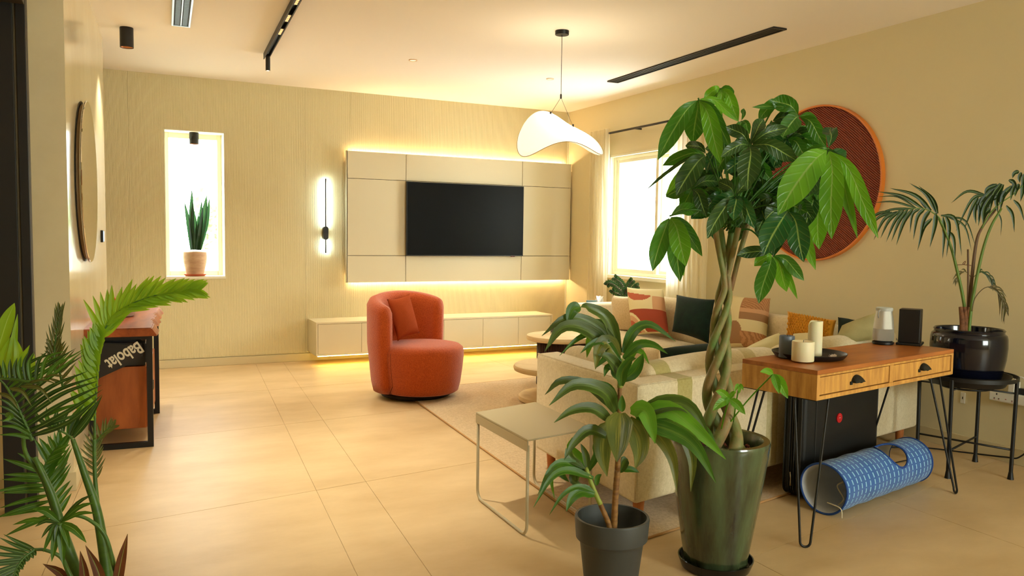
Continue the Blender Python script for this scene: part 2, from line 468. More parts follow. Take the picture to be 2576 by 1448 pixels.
# angled polished-plaster wall on the left, and its end pier
struct('wall_left', hexa(B(), [(-.269, 4.66), (-.149, 7.187), (-3.0, 7.187), (-3.0, 4.66)], 0, CEIL), M_plaster)
struct('wall_far_left', box(B(), -3.2, -3.0, -3.3, 8.9, 0, CEIL), M_wall)
bm = B()
for x0, x1, z0, z1 in ((-3.2, 2.9, 0, CEIL), (4.6, 5.2, 0, CEIL), (2.9, 4.6, 0, 0.9), (2.9, 4.6, 2.4, CEIL)):
    box(bm, x0, x1, -3.3, -3.1, z0, z1)
struct('wall_rear', bm, M_wall)
for k, (x0, x1) in enumerate(((2.9, 4.6),)):
    bm = B()
    for a, b, c, d in ((x0, x1, 0.9, 0.96), (x0, x1, 2.34, 2.4), (x0, x0 + .06, .96, 2.34), (x1 - .06, x1, .96, 2.34), ((x0 + x1) / 2 - .03, (x0 + x1) / 2 + .03, .96, 2.34)):
        box(bm, a, b, -3.24, -3.18, c, d)
    struct('window_%d' % (k + 3), bm, M_white)
# skirtings
d_w = V((.1188, 2.527, 0)).normalized(); n_w = V((d_w.y, -d_w.x, 0)); P_w = V((-.269, 4.66, 0))
q0, q1 = P_w + n_w * .012 - d_w * .012, P_w + n_w * .012 + d_w * 2.53
struct('baseboard_left', hexa(B(), [(P_w.x, P_w.y), (q0.x, q0.y), (q1.x, q1.y), (-.149, 7.187)], 0, 0.10, .002), M_base)
struct('baseboard_front_left', box(B(), -3.0, -.257, 4.648, 4.66, 0, 0.10, .002), M_base)
struct('baseboard_back', box(B(), -3.0, XR, DB - .012, DB + .012, 0, 0.080, .002), M_base)
struct('baseboard_right', box(B(), XR - .012, XR, -3.1, DB - .012, 0, 0.10, .002), M_base)
struct('trim_1', box(B(), XR - .012, XR - .001, DB - .012, DB + .002, 0.08, CEIL), M_white)

# window 1: deep narrow opening in the fluted wall
bm = B()
for a in ((WX0, WX0 + .008), (WX1 - .008, WX1)): box(bm, a[0], a[1], DB, DB + .22, WZ0, WZ1)
box(bm, WX0, WX1, DB, DB + .22, WZ1 - .008, WZ1); box(bm, WX0, WX1, DB - .004, DB + .22, WZ0 - .018, WZ0 + .006)
win1 = struct('window_1', bm, M_white)
fr = B()
for a in ((WX0, WX0 + .052, WZ0, WZ1), (WX1 - .052, WX1, WZ0, WZ1), (WX0 + .052, WX1 - .052, WZ0, WZ0 + .055), (WX0 + .052, WX1 - .052, WZ1 - .06, WZ1)):
    box(fr, a[0], a[1], DB + .22, DB + .27, a[2], a[3], .006)
obj('window_frame', fr, M_white, win1)
bxo('pane', WX0 + .05, WX1 - .05, DB + .240, DB + .246, WZ0 + .05, WZ1 - .055, M_glass, win1, bev=0)
# window 2: sliding sashes in the right wall
bm = B()
box(bm, XR - .005, XR + .20, QY0, QY0 + .02, QZ0, QZ1); box(bm, XR - .005, XR + .20, QY1 - .02, QY1, QZ0, QZ1); box(bm, XR - .005, XR + .20, QY0, QY1, QZ1 - .02, QZ1)
box(bm, XR - .045, XR + .20, QY0 - .03, QY1 + .03, QZ0 - .03, QZ0 + .008, .004)
win2 = struct('window_2', bm, M_white)
def sash(y0, y1, x, wd=.05):
    s = B()
    for a in ((y0, y0 + wd, QZ0 + .03, QZ1 - .04), (y1 - wd, y1, QZ0 + .03, QZ1 - .04), (y0 + wd, y1 - wd, QZ0 + .03, QZ0 + .03 + wd), (y0 + wd, y1 - wd, QZ1 - .04 - wd, QZ1 - .04)):
        box(s, x, x + .035, a[0], a[1], a[2], a[3], .005)
    so = obj('sash', s, M_white, win2)
    bxo('pane', x + .014, x + .02, y0 + wd - .005, y1 - wd + .005, QZ0 + .07, QZ1 - .08, M_glass, so, bev=0)
fr = B()
for a in ((QY0 + .02, QY0 + .06, QZ0, QZ1), (QY1 - .06, QY1 - .02, QZ0, QZ1), (QY0 + .06, QY1 - .06, QZ0 + .008, QZ0 + .045), (QY0 + .06, QY1 - .06, QZ1 - .055, QZ1 - .02)):
    box(fr, XR + .05, XR + .16, a[0], a[1], a[2], a[3], .005)
obj('window_frame', fr, M_white, win2)
sash(6.76, 7.54, XR + .06); sash(6.22, 6.80, XR + .105)

# black steel door post at the left edge of the room, with the end of its transom
pl, pr = onz(12, 1297), onz(94, 1290)
dr = struct('door_1', box(B(), pl.x, pr.x - .052, pl.y, pl.y + .09, 0, CEIL, .002), M_black)
bxo('stile', pr.x - .040, pr.x, pl.y, pl.y + .09, 0, CEIL, M_black, dr)
bxo('seal_strip', pr.x - .053, pr.x - .039, pl.y + .012, pl.y + .07, 0, CEIL, mat('worn_steel', (92, 82, 62), 0.45), dr)
bxo('transom', pl.x + .03, pr.x - .002, 2.2, pl.y, 2.405, 2.445, mat('dark_steel', (58, 50, 38), 0.5), dr)

# outdoors beyond the windows
struct('ground_1', box(B(), -12, 30, 8.95, 34, -0.5, -0.3), mat('pale_paving', (225, 222, 212), .9))
struct('wall_garden', box(B(), -10, 24, 15.5, 15.8, -0.3, 1.05), mat('garden_wall_paint', (210, 214, 210), .9))
def outdoor_tree(loc, h, r, label):
    t = thing('garden_tree', label, 'tree', loc)
    obj('trunk', tube(B(), [(0, 0, 0), (.03, 0, h * .5), (0, .02, h)], [.12, .09, .05], 8), mat('bark_grey', (120, 100, 80), .9), t)
    rnd = random.Random(3); bm = B()
    for k in range(900):
        d = V((rnd.gauss(0, 1), rnd.gauss(0, 1), rnd.gauss(0, .8))).normalized() * r * rnd.random() ** .4
        p = V((0, 0, h)) + d
        a = V((rnd.uniform(-1, 1), rnd.uniform(-1, 1), rnd.uniform(-1, .4))).normalized() * .16; s = a.orthogonal().normalized() * .05
        bm.faces.new([bm.verts.new(p), bm.verts.new(p + a * .5 + s), bm.verts.new(p + a), bm.verts.new(p + a * .5 - s)])
    o = obj('foliage', bm, leafmat('garden_leaf', (120, 160, 90), (80, 130, 60)), t); o['kind'] = 'stuff'
outdoor_tree((2.1, 17.2, -.3), 1.9, 1.0, 'pale green garden tree beyond the narrow window')

# ================================================================== WALL UNIT, TELEVISION, MEDIA CONSOLE
PY = 8.425
tvp = thing('media_panelling', 'beige lacquered wall unit with backlit edges behind the television', 'panelling', (3.5, PY, 0.84))
xe, ze = [2.128, 2.794, 4.237, 4.905], [0.84, 1.135, 1.965, 2.26]
for i in range(3):
    for k in range(3):
        bxo('panel', xe[i] + .0025, xe[i + 1] - .0025, PY, PY + .022, ze[k] + .0025, ze[k + 1] - .0025, M_panel, tvp, bev=.0015, world=True)
bxo('carcass', 2.14, 4.895, PY + .022, PY + .05, .85, 2.25, M_panel_edge, tvp, world=True)
bxo('back_frame', 2.26, 4.78, PY + .05, DB + .002, .96, 2.14, M_panel, tvp, world=True)
bxo('side_return', 2.128, 2.14, PY + .0, PY + .05, .84, 2.26, M_panel, tvp, bev=.001, world=True)
bxo('led_strip', 2.17, 4.87, DB - .030, DB - .022, 2.236, 2.240, M_led, tvp, bev=0, world=True)
bxo('led_strip', 2.17, 4.87, DB - .030, DB - .022, .860, .864, M_led, tvp, bev=0, world=True)
tv = thing('television', 'large flat black television mounted on the beige wall unit', 'television', (3.5, 8.38, 1.137))
bxo('screen', 2.790, 4.221, 8.366, 8.378, 1.147, 1.948, M_tv, tv, world=True)
bm = B()
for a in ((2.783, 2.790, 1.137, 1.955), (4.221, 4.228, 1.137, 1.955), (2.790, 4.221, 1.137, 1.147), (2.790, 4.221, 1.948, 1.955)): box(bm, a[0], a[1], 8.364, 8.40, a[2], a[3], .001)
obj('bezel', bm, M_black, tv, world=True)
bxo('housing', 2.80, 4.21, 8.378, PY, 1.15, 1.94, M_black, tv, world=True)
bxo('indicator', 4.075, 4.125, 8.368, 8.39, 1.126, 1.137, mat('dark_red', (96, 20, 12), .4), tv, world=True)

cab = thing('media_console', 'long low beige floating media console under the wall unit', 'cabinet', (3.1, 8.33, 0.105))
bm = B(); CX0, CX1, CY, CZ0, CZ1 = 1.735, 4.51, 8.12, .105, .455
box(bm, CX0, CX1, CY, DB - .002, CZ1 - .02, CZ1, .0015); box(bm, CX0, CX1, CY, DB - .002, CZ0, CZ0 + .018, .0015)
box(bm, CX0, CX0 + .018, CY, DB - .002, CZ0 + .018, CZ1 - .02, .001); box(bm, CX1 - .02, CX1, CY, DB - .002, CZ0 + .018, CZ1 - .02, .001)
box(bm, CX0 + .018, CX1 - .02, CY + .03, DB - .002, CZ0 + .018, CZ1 - .02)
obj('body', bm, M_panel, cab, world=True)
ds = [CX0 + .02] + [ony(x, 850, CY).x for x in (910, 1014, 1117, 1215, 1304)] + [CX1 - .022]
for a, b in zip(ds, ds[1:]):
    bxo('door', a + .0015, b - .0015, CY + .002, CY + .022, CZ0 + .019, CZ1 - .0225, M_panel, cab, world=True, bev=.001)
bxo('led_strip', CX0 + .02, CX1 - .1, 8.135, 8.147, CZ0 - .008, CZ0 - .001, M_ledy, cab, bev=0, world=True)

# wall light : slim rod, back-lit
p0, p1 = ony(818, 449, 8.5), ony(820.5, 636, 8.5); wx = (p0.x + p1.x) / 2
wl = thing('wall_light', 'slim black back-lit rod light on the fluted wall left of the television', 'lamp', (wx, 8.5, p1.z))
bxo('rod', wx - .0065, wx + .0065, 8.496, 8.504, p1.z, p0.z, M_black, wl, world=True, bev=.001)
bxo('led_strip', wx - .0045, wx + .0045, 8.5045, 8.507, p1.z + .02, p0.z - .02, M_ledw, wl, world=True, bev=0)
zc = ony(820, 586, 8.5).z
bm = B()
pts = [(wx + .027 * math.cos(a) , zc + (.045 if a < PI else -.045) + .027 * math.sin(a)) for a in [k * 2 * PI / 24 for k in range(24)]]
lo = [bm.verts.new((x, 8.486, z)) for x, z in pts]; hi = [bm.verts.new((x, DB, z)) for x, z in pts]
bm.faces.new(lo); bm.faces.new(hi[::-1])
for k in range(24): bm.faces.new((lo[k], hi[k], hi[(k + 1) % 24], lo[(k + 1) % 24]))
bmesh.ops.recalc_face_normals(bm, faces=bm.faces)
obj('wall_mount', bm, M_black, wl, world=True)

# ================================================================== CEILING FITTINGS
def cyl_lamp(x, y, r, h, zt, label, grp=None):
    t = thing('ceiling_spotlight', label, 'lamp', (x, y, zt))
    obj('housing', lathe(B(), [(r * .96, -h + .006), (r, -h), (r, -.004), (r * .97, 0)], 40, cap0=False), M_black, t, smooth='auto')
    obj('reflector', lathe(B(), [(r * .5, -h + .05), (r * .92, -h + .004)], 32, cap0=True, cap1=False), mat('copper_reflector', (200, 130, 80), .35, metal=.6), t, smooth='auto')
    return t
cyl_lamp(.024, 6.76, .048, .148, CEIL, 'black cylinder spotlight on the ceiling by the round mirror')
wlx = ony(488, 345, DB + .10)
cyl_lamp(wlx.x, DB + .10, .045, .115, WZ1 - .008, 'black cylinder spotlight under the head of the narrow window')
for (x, y, lab) in ((2.289, 6.727, 'small recessed ceiling downlight above the orange armchair'), (3.727, 6.843, 'small recessed ceiling downlight behind the pendant wire')):
    t = thing('recessed_downlight', lab, 'lamp', (x, y, CEIL))
    obj('ring', lathe(B(), [(.026, -.001), (.028, -.006), (.036, -.006), (.038, 0)], 32, cap0=False, cap1=False), mat('ring_beige', (214, 180, 140), .5), t, smooth='auto')
    obj('reflector', lathe(B(), [(.0, -.0035), (.027, -.0035)], 24, cap0=False, cap1=False), mat('downlight_glow', (230, 160, 100), .4, emit=(1, .6, .3), estr=1.2), t)
# linear air vents
def vent(name, pts, m, nslat, label, rib=False, wd=.10):
    a, b = V(pts[0]), V(pts[1]); L = (b - a).length; ang = math.atan2((b - a).y, (b - a).x)
    t = thing(name, label, 'air vent', (a.x, a.y, CEIL), ang)
    bm = B(); h = .012
    box(bm, 0, L, -wd / 2, -wd / 2 + .014, -h, 0, .001); box(bm, 0, L, wd / 2 - .014, wd / 2, -h, 0, .001)
    box(bm, 0, .02, -wd / 2 + .014, wd / 2 - .014, -h, 0); box(bm, L - .02, L, -wd / 2 + .014, wd / 2 - .014, -h, 0)
    obj('frame', bm, m, t)
    bxo('backing', .02, L - .02, -wd / 2 + .014, wd / 2 - .014, -.003, -.0005, mat('vent_dark', (10, 9, 8), .7), t, bev=0)
    for k in range(nslat):
        y = -wd / 2 + .014 + (wd - .028) * (k + 1) / (nslat + 1)
        bxo('slat', .02, L - .02, y - .005, y + .005, -.010, -.003, m, t, bev=.001)
    if rib:
        bm = B(); n = int(L / .022)
        for k in range(n):
            for s in (-1, 1): box(bm, .03 + k * .022, .034 + k * .022, s * wd * .2 - wd * .12, s * wd * .2 + wd * .12, -.008, -.003)
        o = obj('cross_blades', bm, m, t); o['kind'] = 'stuff'
    return t
vent('linear_air_vent', ((4.325, 6.655), (4.277, 4.385)), M_black, 3, 'long black slotted air vent in the ceiling near the right wall', wd=.125)
vent('air_vent', ((.388, 6.475), (.33, 5.0)), mat('blue_grey_aluminium', (150, 165, 172), .35, metal=.4), 1, 'blue-grey slotted air vent in the ceiling above the left wall', rib=True, wd=.13)
# track rail with grille modules and a spot
tr = thing('track_light', 'black ceiling track rail with amber grille lamps and one spot head', 'lamp', (1.10, 7.12, CEIL), math.atan2(-1.70, -.081))
bm = B()
box(bm, 0, 5.6, -.022, -.014, -.050, 0, .001); box(bm, 0, 5.6, .014, .022, -.050, 0, .001); box(bm, 0, 5.6, -.014, .014, -.012, 0)
obj('rail', bm, M_black, tr)
for x0 in (.90, 1.30, 1.75, 3.2, 4.2):
    bxo('grille_lamp', x0, x0 + .20, -.013, .013, -.045, -.02, M_black, tr)
    for k in range(4):
        bxo('lamp_cell', x0 + .02 + k * .045, x0 + .048 + k * .045, -.009, .009, -.047, -.044, mat('amber_glow', (255, 170, 90), .4, emit=(1, .5, .2), estr=.8), tr, bev=0)
sp = obj('spot_head', lathe(B(), [(.018, -.17), (.019, -.168), (.019, -.04), (.017, -.035)], 24, c=(.14, 0, 0)), M_black, tr, smooth='auto')
obj('bulb', lathe(B(), [(.0, -.1715), (.013, -.1705)], 16, c=(.14, 0, 0), cap0=False, cap1=False), mat('spot_glow', (255, 200, 150), .4, emit=(1, .6, .3), estr=3), sp)

# pendant lamp : warped saddle shade on two wires
PX, PYY = 2.949, 5.24
pend = thing('pendant_lamp', 'white warped saddle-shaped pendant lamp hanging on thin wires', 'lamp', (PX, PYY, CEIL))
obj('canopy', lathe(B(), [(.050, -.030), (.052, -.027), (.052, 0)], 32), M_black, pend, smooth='auto')
obj('cable', tube(B(), [(0, 0, -.03), (0, 0, -.47)], .0022, 6), M_black, pend)
obj('wire_joint', lathe(B(), [(.006, -.50), (.007, -.495), (.007, -.47), (.005, -.465)], 12), M_black, pend)
RT = V((math.cos(YAW), -math.sin(YAW), 0)); FW = V((math.sin(YAW), math.cos(YAW), 0))
SH = V((.0, .0, -.805))
A1, A2, A3 = .105, .02, .05
def shade_pt(rho, th):
    a, b = .325 * rho * math.cos(th), .30 * rho * math.sin(th)
    c_, s_ = math.cos, math.sin
    z = rho * (-.0193 * c_(th) + .1424 * s_(th)) - rho ** 2 * (.0617 * c_(2 * th) + .034 * s_(2 * th)) + .0292 * rho ** 3 * s_(3 * th) + (.124 - .65 * a) * (1 - rho ** 2)
    return SH + RT * a + FW * b + V((0, 0, z))
bm = B(); NR, NT = 14, 72
for s, off in ((1, .012), (-1, -.012)):
    rings = []
    for i in range(NR + 1):
        rho = i / NR; th_ = off * math.sqrt(max(0, 1 - rho ** 8))
        rings.append([bm.verts.new(shade_pt(max(rho, .001), 2 * PI * k / NT) + V((0, 0, th_))) for k in range(NT)])
    for a, b in zip(rings, rings[1:]):
        for k in range(NT): bm.faces.new((a[k], a[(k + 1) % NT], b[(k + 1) % NT], b[k]) if s == 1 else (a[k], b[k], b[(k + 1) % NT], a[(k + 1) % NT]))
bmesh.ops.remove_doubles(bm, verts=bm.verts, dist=.0015)
bmesh.ops.recalc_face_normals(bm, faces=bm.faces)
M_shade = mat('glowing_shade', (255, 248, 232), .6, emit=(1.0, .90, .68), estr=.42)
obj('lamp_shade', bm, M_shade, pend, smooth=True)
rim = [shade_pt(1.0, 2 * PI * k / NT) for k in range(NT + 1)]
obj('rim_wire', tube(B(), rim, .0022, 6, cap=False), mat('rim_bronze', (150, 120, 70), .4), pend)
for th, rr in ((PI * .80, .28), (PI * .36, .80)):
    e = shade_pt(rr, th)
    obj('wire', tube(B(), [V((0, 0, -.49)), e + V((0, 0, .012))], .0014, 6), M_black, pend)
    obj('wire_clip', lathe(B(), [(.007, 0), (.007, .02)], 10, c=e + V((0, 0, .008))), M_black, pend)
light('pendant_glow', 'POINT', (PX, PYY, CEIL - .55), 3.6, (1.0, .84, .60), .2)

# ================================================================== CURTAINS AND ROD
rod = thing('curtain_rod', 'black curtain rod across the window in the right wall', 'curtain rod', (XR - .085, 6.8, 2.53))
p_a = onx(1528, 336, XR - .085); 
obj('rod', tube(B(), [(XR - .085, p_a.y, p_a.z), (XR - .085, 5.70, p_a.z)], .012, 10), M_black, rod, world=True)
obj('finial', lathe(B(), [(.0, -.012), (.02, -.010), (.026, 0), (.02, .010), (0, .012)], 20, cap0=False, cap1=False), M_black, rod, smooth=True)
bpy.data.objects['finial'].location = (0, p_a.y - 6.8, p_a.z - 2.53); bpy.data.objects['finial'].rotation_euler = (PI / 2, 0, 0)
for y in (7.0, 5.78): bxo('bracket', XR - .085, XR, y - .008, y + .008, p_a.z - .012, p_a.z + .004, M_black, rod, world=True)
RZ = p_a.z
def curtain(y0, y1, label, folds, x=XR - .10, amp=.022):
    bm = B(); n = folds * 10; rows_ = []
    rnd = random.Random(folds)
    for j in range(15):
        z = RZ + .05 - (RZ + .03) * j / 14; r = []
        for i in range(n + 1):
            u = i / n; sp_ = 1 + .06 * (j / 14) * math.sin(u * 5)
            y = y0 + (y1 - y0) * u + .006 * math.sin(j * .7 + i)
            r.append(bm.verts.new((x + amp * math.sin(u * folds * 2 * PI) * (.75 + .25 * math.sin(j * .3 + u * 9)) , y * 1 + (u - .5) * .03 * j / 14 * sp_, z)))
        rows_.append(r)
    for a, b in zip(rows_, rows_[1:]):
        for i in range(n): f = bm.faces.new((a[i], b[i], b[i + 1], a[i + 1])); f.smooth = True
    m = mat('curtain_linen', (238, 226, 192), .9, spec=.1, bump=.2, bump_s=400)
    if 'tl' not in m.node_tree.nodes:
        nt = m.node_tree; tl = nt.nodes.new('ShaderNodeBsdfTranslucent'); tl.name = 'tl'; tl.inputs[0].default_value = (.9, .86, .74, 1)
        ms = nt.nodes.new('ShaderNodeMixShader'); ms.inputs[0].default_value = .5
        nt.links.new(nt.nodes['Principled BSDF'].outputs[0], ms.inputs[1]); nt.links.new(tl.outputs[0], ms.inputs[2]); nt.links.new(ms.outputs[0], nt.nodes['Material Output'].inputs[0])
    return tag(obj('curtain', bm, m, shift=(x, (y0 + y1) / 2, 0.02)), label, 'curtain')
curtain(7.47, 7.85, 'white linen curtain gathered in the room corner, left of the window', 7)
curtain(5.78, 6.36, 'cream linen curtain hanging behind the money tree crown', 9)

# ================================================================== ROUND MIRROR, WALL CONTROL, ROUND ART
def onwall(px, py, off):
    d = ray(px, py); c = P_w + n_w * off
    t = (c - EYEP).xy.dot(n_w.xy) / d.xy.dot(n_w.xy); return EYEP + d * t
wang = math.atan2(d_w.y, d_w.x)
ma, mb = onwall(205, 450, .035), onwall(244, 460, .035)
mc = (ma + mb) / 2; mrad = (mb - ma).length / 2; mc.z = 1.655
mir = thing('round_mirror', 'round frameless mirror standing proud of the polished left wall', 'mirror', (mc.x, mc.y, mc.z), wang)
def disc(bm, r, rz, t0, t1, n=72, bev=.003):
    def ring(rr, t): return [bm.verts.new((rr * math.cos(2 * PI * k / n) * (1 + .0 * math.sin(k)), -t, rr / r * rz * math.sin(2 * PI * k / n))) for k in range(n)]
    rs = [ring(r - bev, t0), ring(r, t0 + bev), ring(r, t1 - bev), ring(r - bev, t1)]
    for a, b in zip(rs, rs[1:]):
        for k in range(n): bm.faces.new((a[k], a[(k + 1) % n], b[(k + 1) % n], b[k]))
    bm.faces.new(rs[0][::-1]); bm.faces.new(rs[-1])
    bmesh.ops.recalc_face_normals(bm, faces=bm.faces); return bm
obj('glass', disc(B(), mrad, .485, -.006, .002), mat('mirror_glass', (235, 230, 215), .03, metal=1.0), mir)
obj('chrome_edge', disc(B(), mrad + .003, .488, -.008, -.0065), mat('chrome', (200, 200, 200), .12, metal=1), mir)
obj('spacer', disc(B(), mrad * .96, .465, -.030, -.008), mat('mirror_spacer', (150, 120, 85), .5), mir)
obj('back_ring', disc(B(), mrad * .99, .48, -.034, -.030, bev=.001), M_black, mir)
sw = onwall(257, 594, .008)
swt = thing('wall_control', 'small blue-lit wall control beside the round mirror', 'switch', (sw.x, sw.y, sw.z), wang)
bxo('plate', -.05, .05, -.010, .008, -.045, .045, M_black, swt)
bxo('display', -.042, .042, -.012, -.0102, -.038, .038, mat('blue_display', (120, 160, 200), .3, emit=(.35, .55, .8), estr=.5), swt)

art_c = onx(2025, 460, XR - .03)
ap, aq, at_, ab_ = onx(2218, 440, XR - .04), onx(1900, 450, XR - .04), onx(2062, 263, XR - .04), onx(2050, 656, XR - .04)
ay = (4.6); ar = ay - ap.y; az = (at_.z + ab_.z) / 2; arz = (at_.z - ab_.z) / 2
art = thing('round_wall_art', 'large round rust-red ribbed wall disc with an orange rim', 'wall decoration', (XR, ay, az))
NRIB = 84
M_rust = mat('rust_red', (142, 66, 42), .55, noise_s=8, noise_amt=.15); M_rim = mat('orange_rim', (214, 122, 40), .45)
bm = B(); R_ = ar - .012; p = 2 * R_ / NRIB; tilt = math.radians(38)
for k in range(NRIB):
    s = -R_ + (k + .5) * p
    half = math.sqrt(max(0, R_ * R_ - s * s))
    n_ = max(2, int(half / .06)); prev = None
    for j in range(n_ + 1):
        t = -half + 2 * half * j / n_
        bow = .05 * (1 - (t / R_) ** 2) * 0
        def P(sv, dx):
            yy, zz = t * math.cos(tilt) - sv * math.sin(tilt), t * math.sin(tilt) + sv * math.cos(tilt)
            wob = .012 * math.sin(t * 7 + sv * 3)
            yy -= wob * math.sin(tilt); zz += wob * math.cos(tilt)
            q = math.hypot(yy, zz); 
            if q > R_: yy, zz = yy * R_ / q, zz * R_ / q
            return bm.verts.new((dx, yy, zz * arz / ar))
        row = [P(s - p * .5, -.018), P(s - p * .18, -.026), P(s + p * .18, -.026), P(s + p * .5, -.018)]
        if prev:
            for c in range(3): bm.faces.new((prev[c], prev[c + 1], row[c + 1], row[c]))
        prev = row
bmesh.ops.recalc_face_normals(bm, faces=bm.faces)
obj('ribbed_disc', bm, M_rust, art)
bm = B(); n = 96; rs = []
for rr, dx in ((ar - .014, -.012), (ar - .014, -.036), (ar, -.036), (ar, 0.0)):
    rs.append([bm.verts.new((dx, rr * math.cos(2 * PI * k / n), rr * math.sin(2 * PI * k / n) * arz / ar)) for k in range(n)])
for a, b in zip(rs, rs[1:]):
    for k in range(n): bm.faces.new((a[k], a[(k + 1) % n], b[(k + 1) % n], b[k]))
bmesh.ops.recalc_face_normals(bm, faces=bm.faces)
obj('rim', bm, M_rim, art, smooth='auto')
obj('backing', disc(B(), ar - .004, arz, 0, .012), M_rust, art); bpy.data.objects['backing'] 
for o in art.children:
    if o.name.startswith('backing'): o.rotation_euler = (0, 0, -PI / 2)

# ================================================================== RUG
M_rug = weave('rug_weave', (226, 200, 158), (168, 134, 92), 420, bump=.8)
rg = [onz(1010, 984), onz(1560, 1378), V((4.16, 3.27, 0)), V((4.16, 6.75, 0))]
rug = tag(obj('rug', hexa(B(), [(p.x, p.y) for p in rg], 0.0, .011, .003), M_rug, shift=(rg[0].x, rg[0].y, 0)), 'flat woven beige rug with a corded edge under the sofa and coffee tables', 'rug')
bm = B(); e = [V((p.x, p.y, .0062)) for p in rg]
for a, b in ((e[0], e[1]), (e[1], e[2]), (e[3], e[0])):
    tube(bm, [a, b], .006, 8)
obj('corded_edge', bm, mat('rug_cord', (196, 150, 96), .9, bump=.8, bump_s=500), rug, world=True)

# ================================================================== ORANGE SWIVEL ARMCHAIR
CH = cam(1046, 985, 6.72); CH = V((CH.x, CH.y, 0.012))
M_boucle = mat('orange_boucle', (198, 90, 34), .95, spec=.15, sheen=.35, noise_s=110, rgb2=(166, 64, 20), bump=1.0, bump_s=130)
ch = thing('swivel_armchair', 'orange boucle barrel armchair on a low black swivel base', 'armchair', CH, -YAW)
obj('swivel_base', lathe(B(), [(.27, 0), (.29, .006), (.30, .03), (.29, .04)], 56), M_black, ch, smooth='auto')
bm = lathe(B(), [(.300, .042), (.318, .055), (.335, .12), (.352, .24), (.362, .34), (.362, .385), (.352, .415), (.325, .436), (.26, .447), (.12, .452), (.02, .452)], 72, c=(.045, -.03, 0), cap1=True)
obj('seat', bm, M_boucle, ch, smooth=True)
seam = B()
tube(seam, [V((.035 + .345 * math.cos(a), -.02 + .345 * math.sin(a), z)) * 1 for a, z in [(math.radians(232), zz) for zz in (.06,)]] + [V((.035 + (r + .001) * math.cos(math.radians(236)), -.02 + (r + .001) * math.sin(math.radians(236)), z)) for r, z in ((.335, .12), (.352, .24), (.362, .34), (.362, .39))], .003, 6)
obj('seam', seam, mat('seam_dark', (110, 42, 16), .9), ch)
# curved shell: opening faces right and a little towards the room
bm = B(); th0, th1 = math.radians(56), math.radians(238); NTH, NS = 64, 22
rowsb = []
for i in range(NTH + 1):
    u = i / NTH; th = th0 + (th1 - th0) * u
    e = min(u, 1 - u) / .055; tk = math.sqrt(max(0, 1 - (1 - min(1, e)) ** 2)) if e < 1 else 1
    tk = .10 + .90 * tk
    top = .790 + .085 * math.sin(PI * min(1, u * 1.25) if u < .4 else PI * (.5 + (u - .4) / 1.2)) ** .8 - .03 * u
    if e < 1.0: top -= .10 * (1 - tk) ** 1.5
    ring = []
    for k in range(NS):
        s = k / NS
        # loop: outer going up, over the rounded top, inner going down
        if s < .40: z = .05 + (top - .07 - .05) * (s / .40); f = 1.0
        elif s < .60:
            a = PI * (s - .40) / .20; z = top - .07 + .07 * math.sin(a); f = math.cos(a)
        else: z = top - .07 - (top - .07 - .05) * ((s - .60) / .40); f = -1.0
        rm = .285 + .045 * min(1, z / .45) + .012 * max(0, z - .45); ht = .068 * tk * (1 if z > .1 else .85)
        r = rm + ht * f
        ring.append(bm.verts.new((r * math.cos(th) * 1.03, r * math.sin(th) * 1.03, z)))
    rowsb.append(ring)
for a, b in zip(rowsb, rowsb[1:]):
    for k in range(NS): bm.faces.new((a[k], b[k], b[(k + 1) % NS], a[(k + 1) % NS]))
bm.faces.new(rowsb[0][::-1]); bm.faces.new(rowsb[-1])
bmesh.ops.recalc_face_normals(bm, faces=bm.faces)
obj('backrest_shell', bm, M_boucle, ch, smooth=True)
pq = [cam(982, 752, 6.66), cam(1018, 733, 6.80), cam(1058, 836, 6.74), cam(1010, 858, 6.56)]
pillow([pq[0] + V((-.03, 0, .0)), cam(1030, 738, 6.78), cam(1056, 838, 6.72), cam(1000, 858, 6.56)], .15, mat('rust_linen', (186, 84, 40), .9, spec=.1, noise_s=300, rgb2=(150, 62, 26), bump=.8, bump_s=500), 'armchair_cushion',
       'small rust-orange cushion leaning inside the orange armchair', 'cushion', pinch=.10)

# ================================================================== SOFA
A_s = V((2.093, 2.955, 0)); U_s = V((.9805, .1965, 0)); V_s = V((.03, .9995, 0)).normalized()
def S(u, v, z): return A_s + U_s * u + V_s * v + V((0, 0, z))
STR = [(.27, .375, (206, 206, 160)), (.98, 1.08, (226, 222, 196)), (1.62, 1.70, (210, 206, 170))]
M_sofa = weave('sofa_linen', (234, 220, 188), (202, 184, 144), 330, bump=.5)
M_sofab = weave('sofa_linen_striped', (234, 220, 188), (202, 184, 144), 330, bump=.5, bands=STR)
sofa = thing('corner_sofa', 'beige linen corner sofa with piped edges and wooden feet', 'sofa', A_s)
def sbox(name, u0, u1, v0, v1, z0, z1, r, m=None, seg=3, puff=0.0):
    bm = box(B(), u0, u1, v0, v1, z0, z1, r, seg)
    if puff:
        bmesh.ops.subdivide_edges(bm, edges=[e for e in bm.edges if e.calc_length() > .25], cuts=7, use_grid_fill=True)
        c = V(((u0 + u1) / 2, (v0 + v1) / 2, (z0 + z1) / 2))
        for v in bm.verts:
            a = (v.co.x - c.x) / ((u1 - u0) / 2); b = (v.co.y - c.y) / ((v1 - v0) / 2); d = (v.co.z - c.z) / ((z1 - z0) / 2)
            v.co.z += puff * (1 - min(1, a * a)) * (1 - min(1, b * b)) * (1 if d > 0 else -.2)
            v.co.y += puff * .4 * (1 - min(1, a * a)) * (1 - min(1, d * d)) * (1 if b > 0 else -1)
    for v in bm.verts:
        p = U_s * v.co.x + V_s * v.co.y; v.co = V((p.x, p.y, v.co.z))
    return obj(name, bm, m or M_sofa, sofa, smooth=True)
ZT = .690; LU = 2.70
sbox('back_frame', 0, LU, 0, .17, .13, ZT, .022, M_sofab)
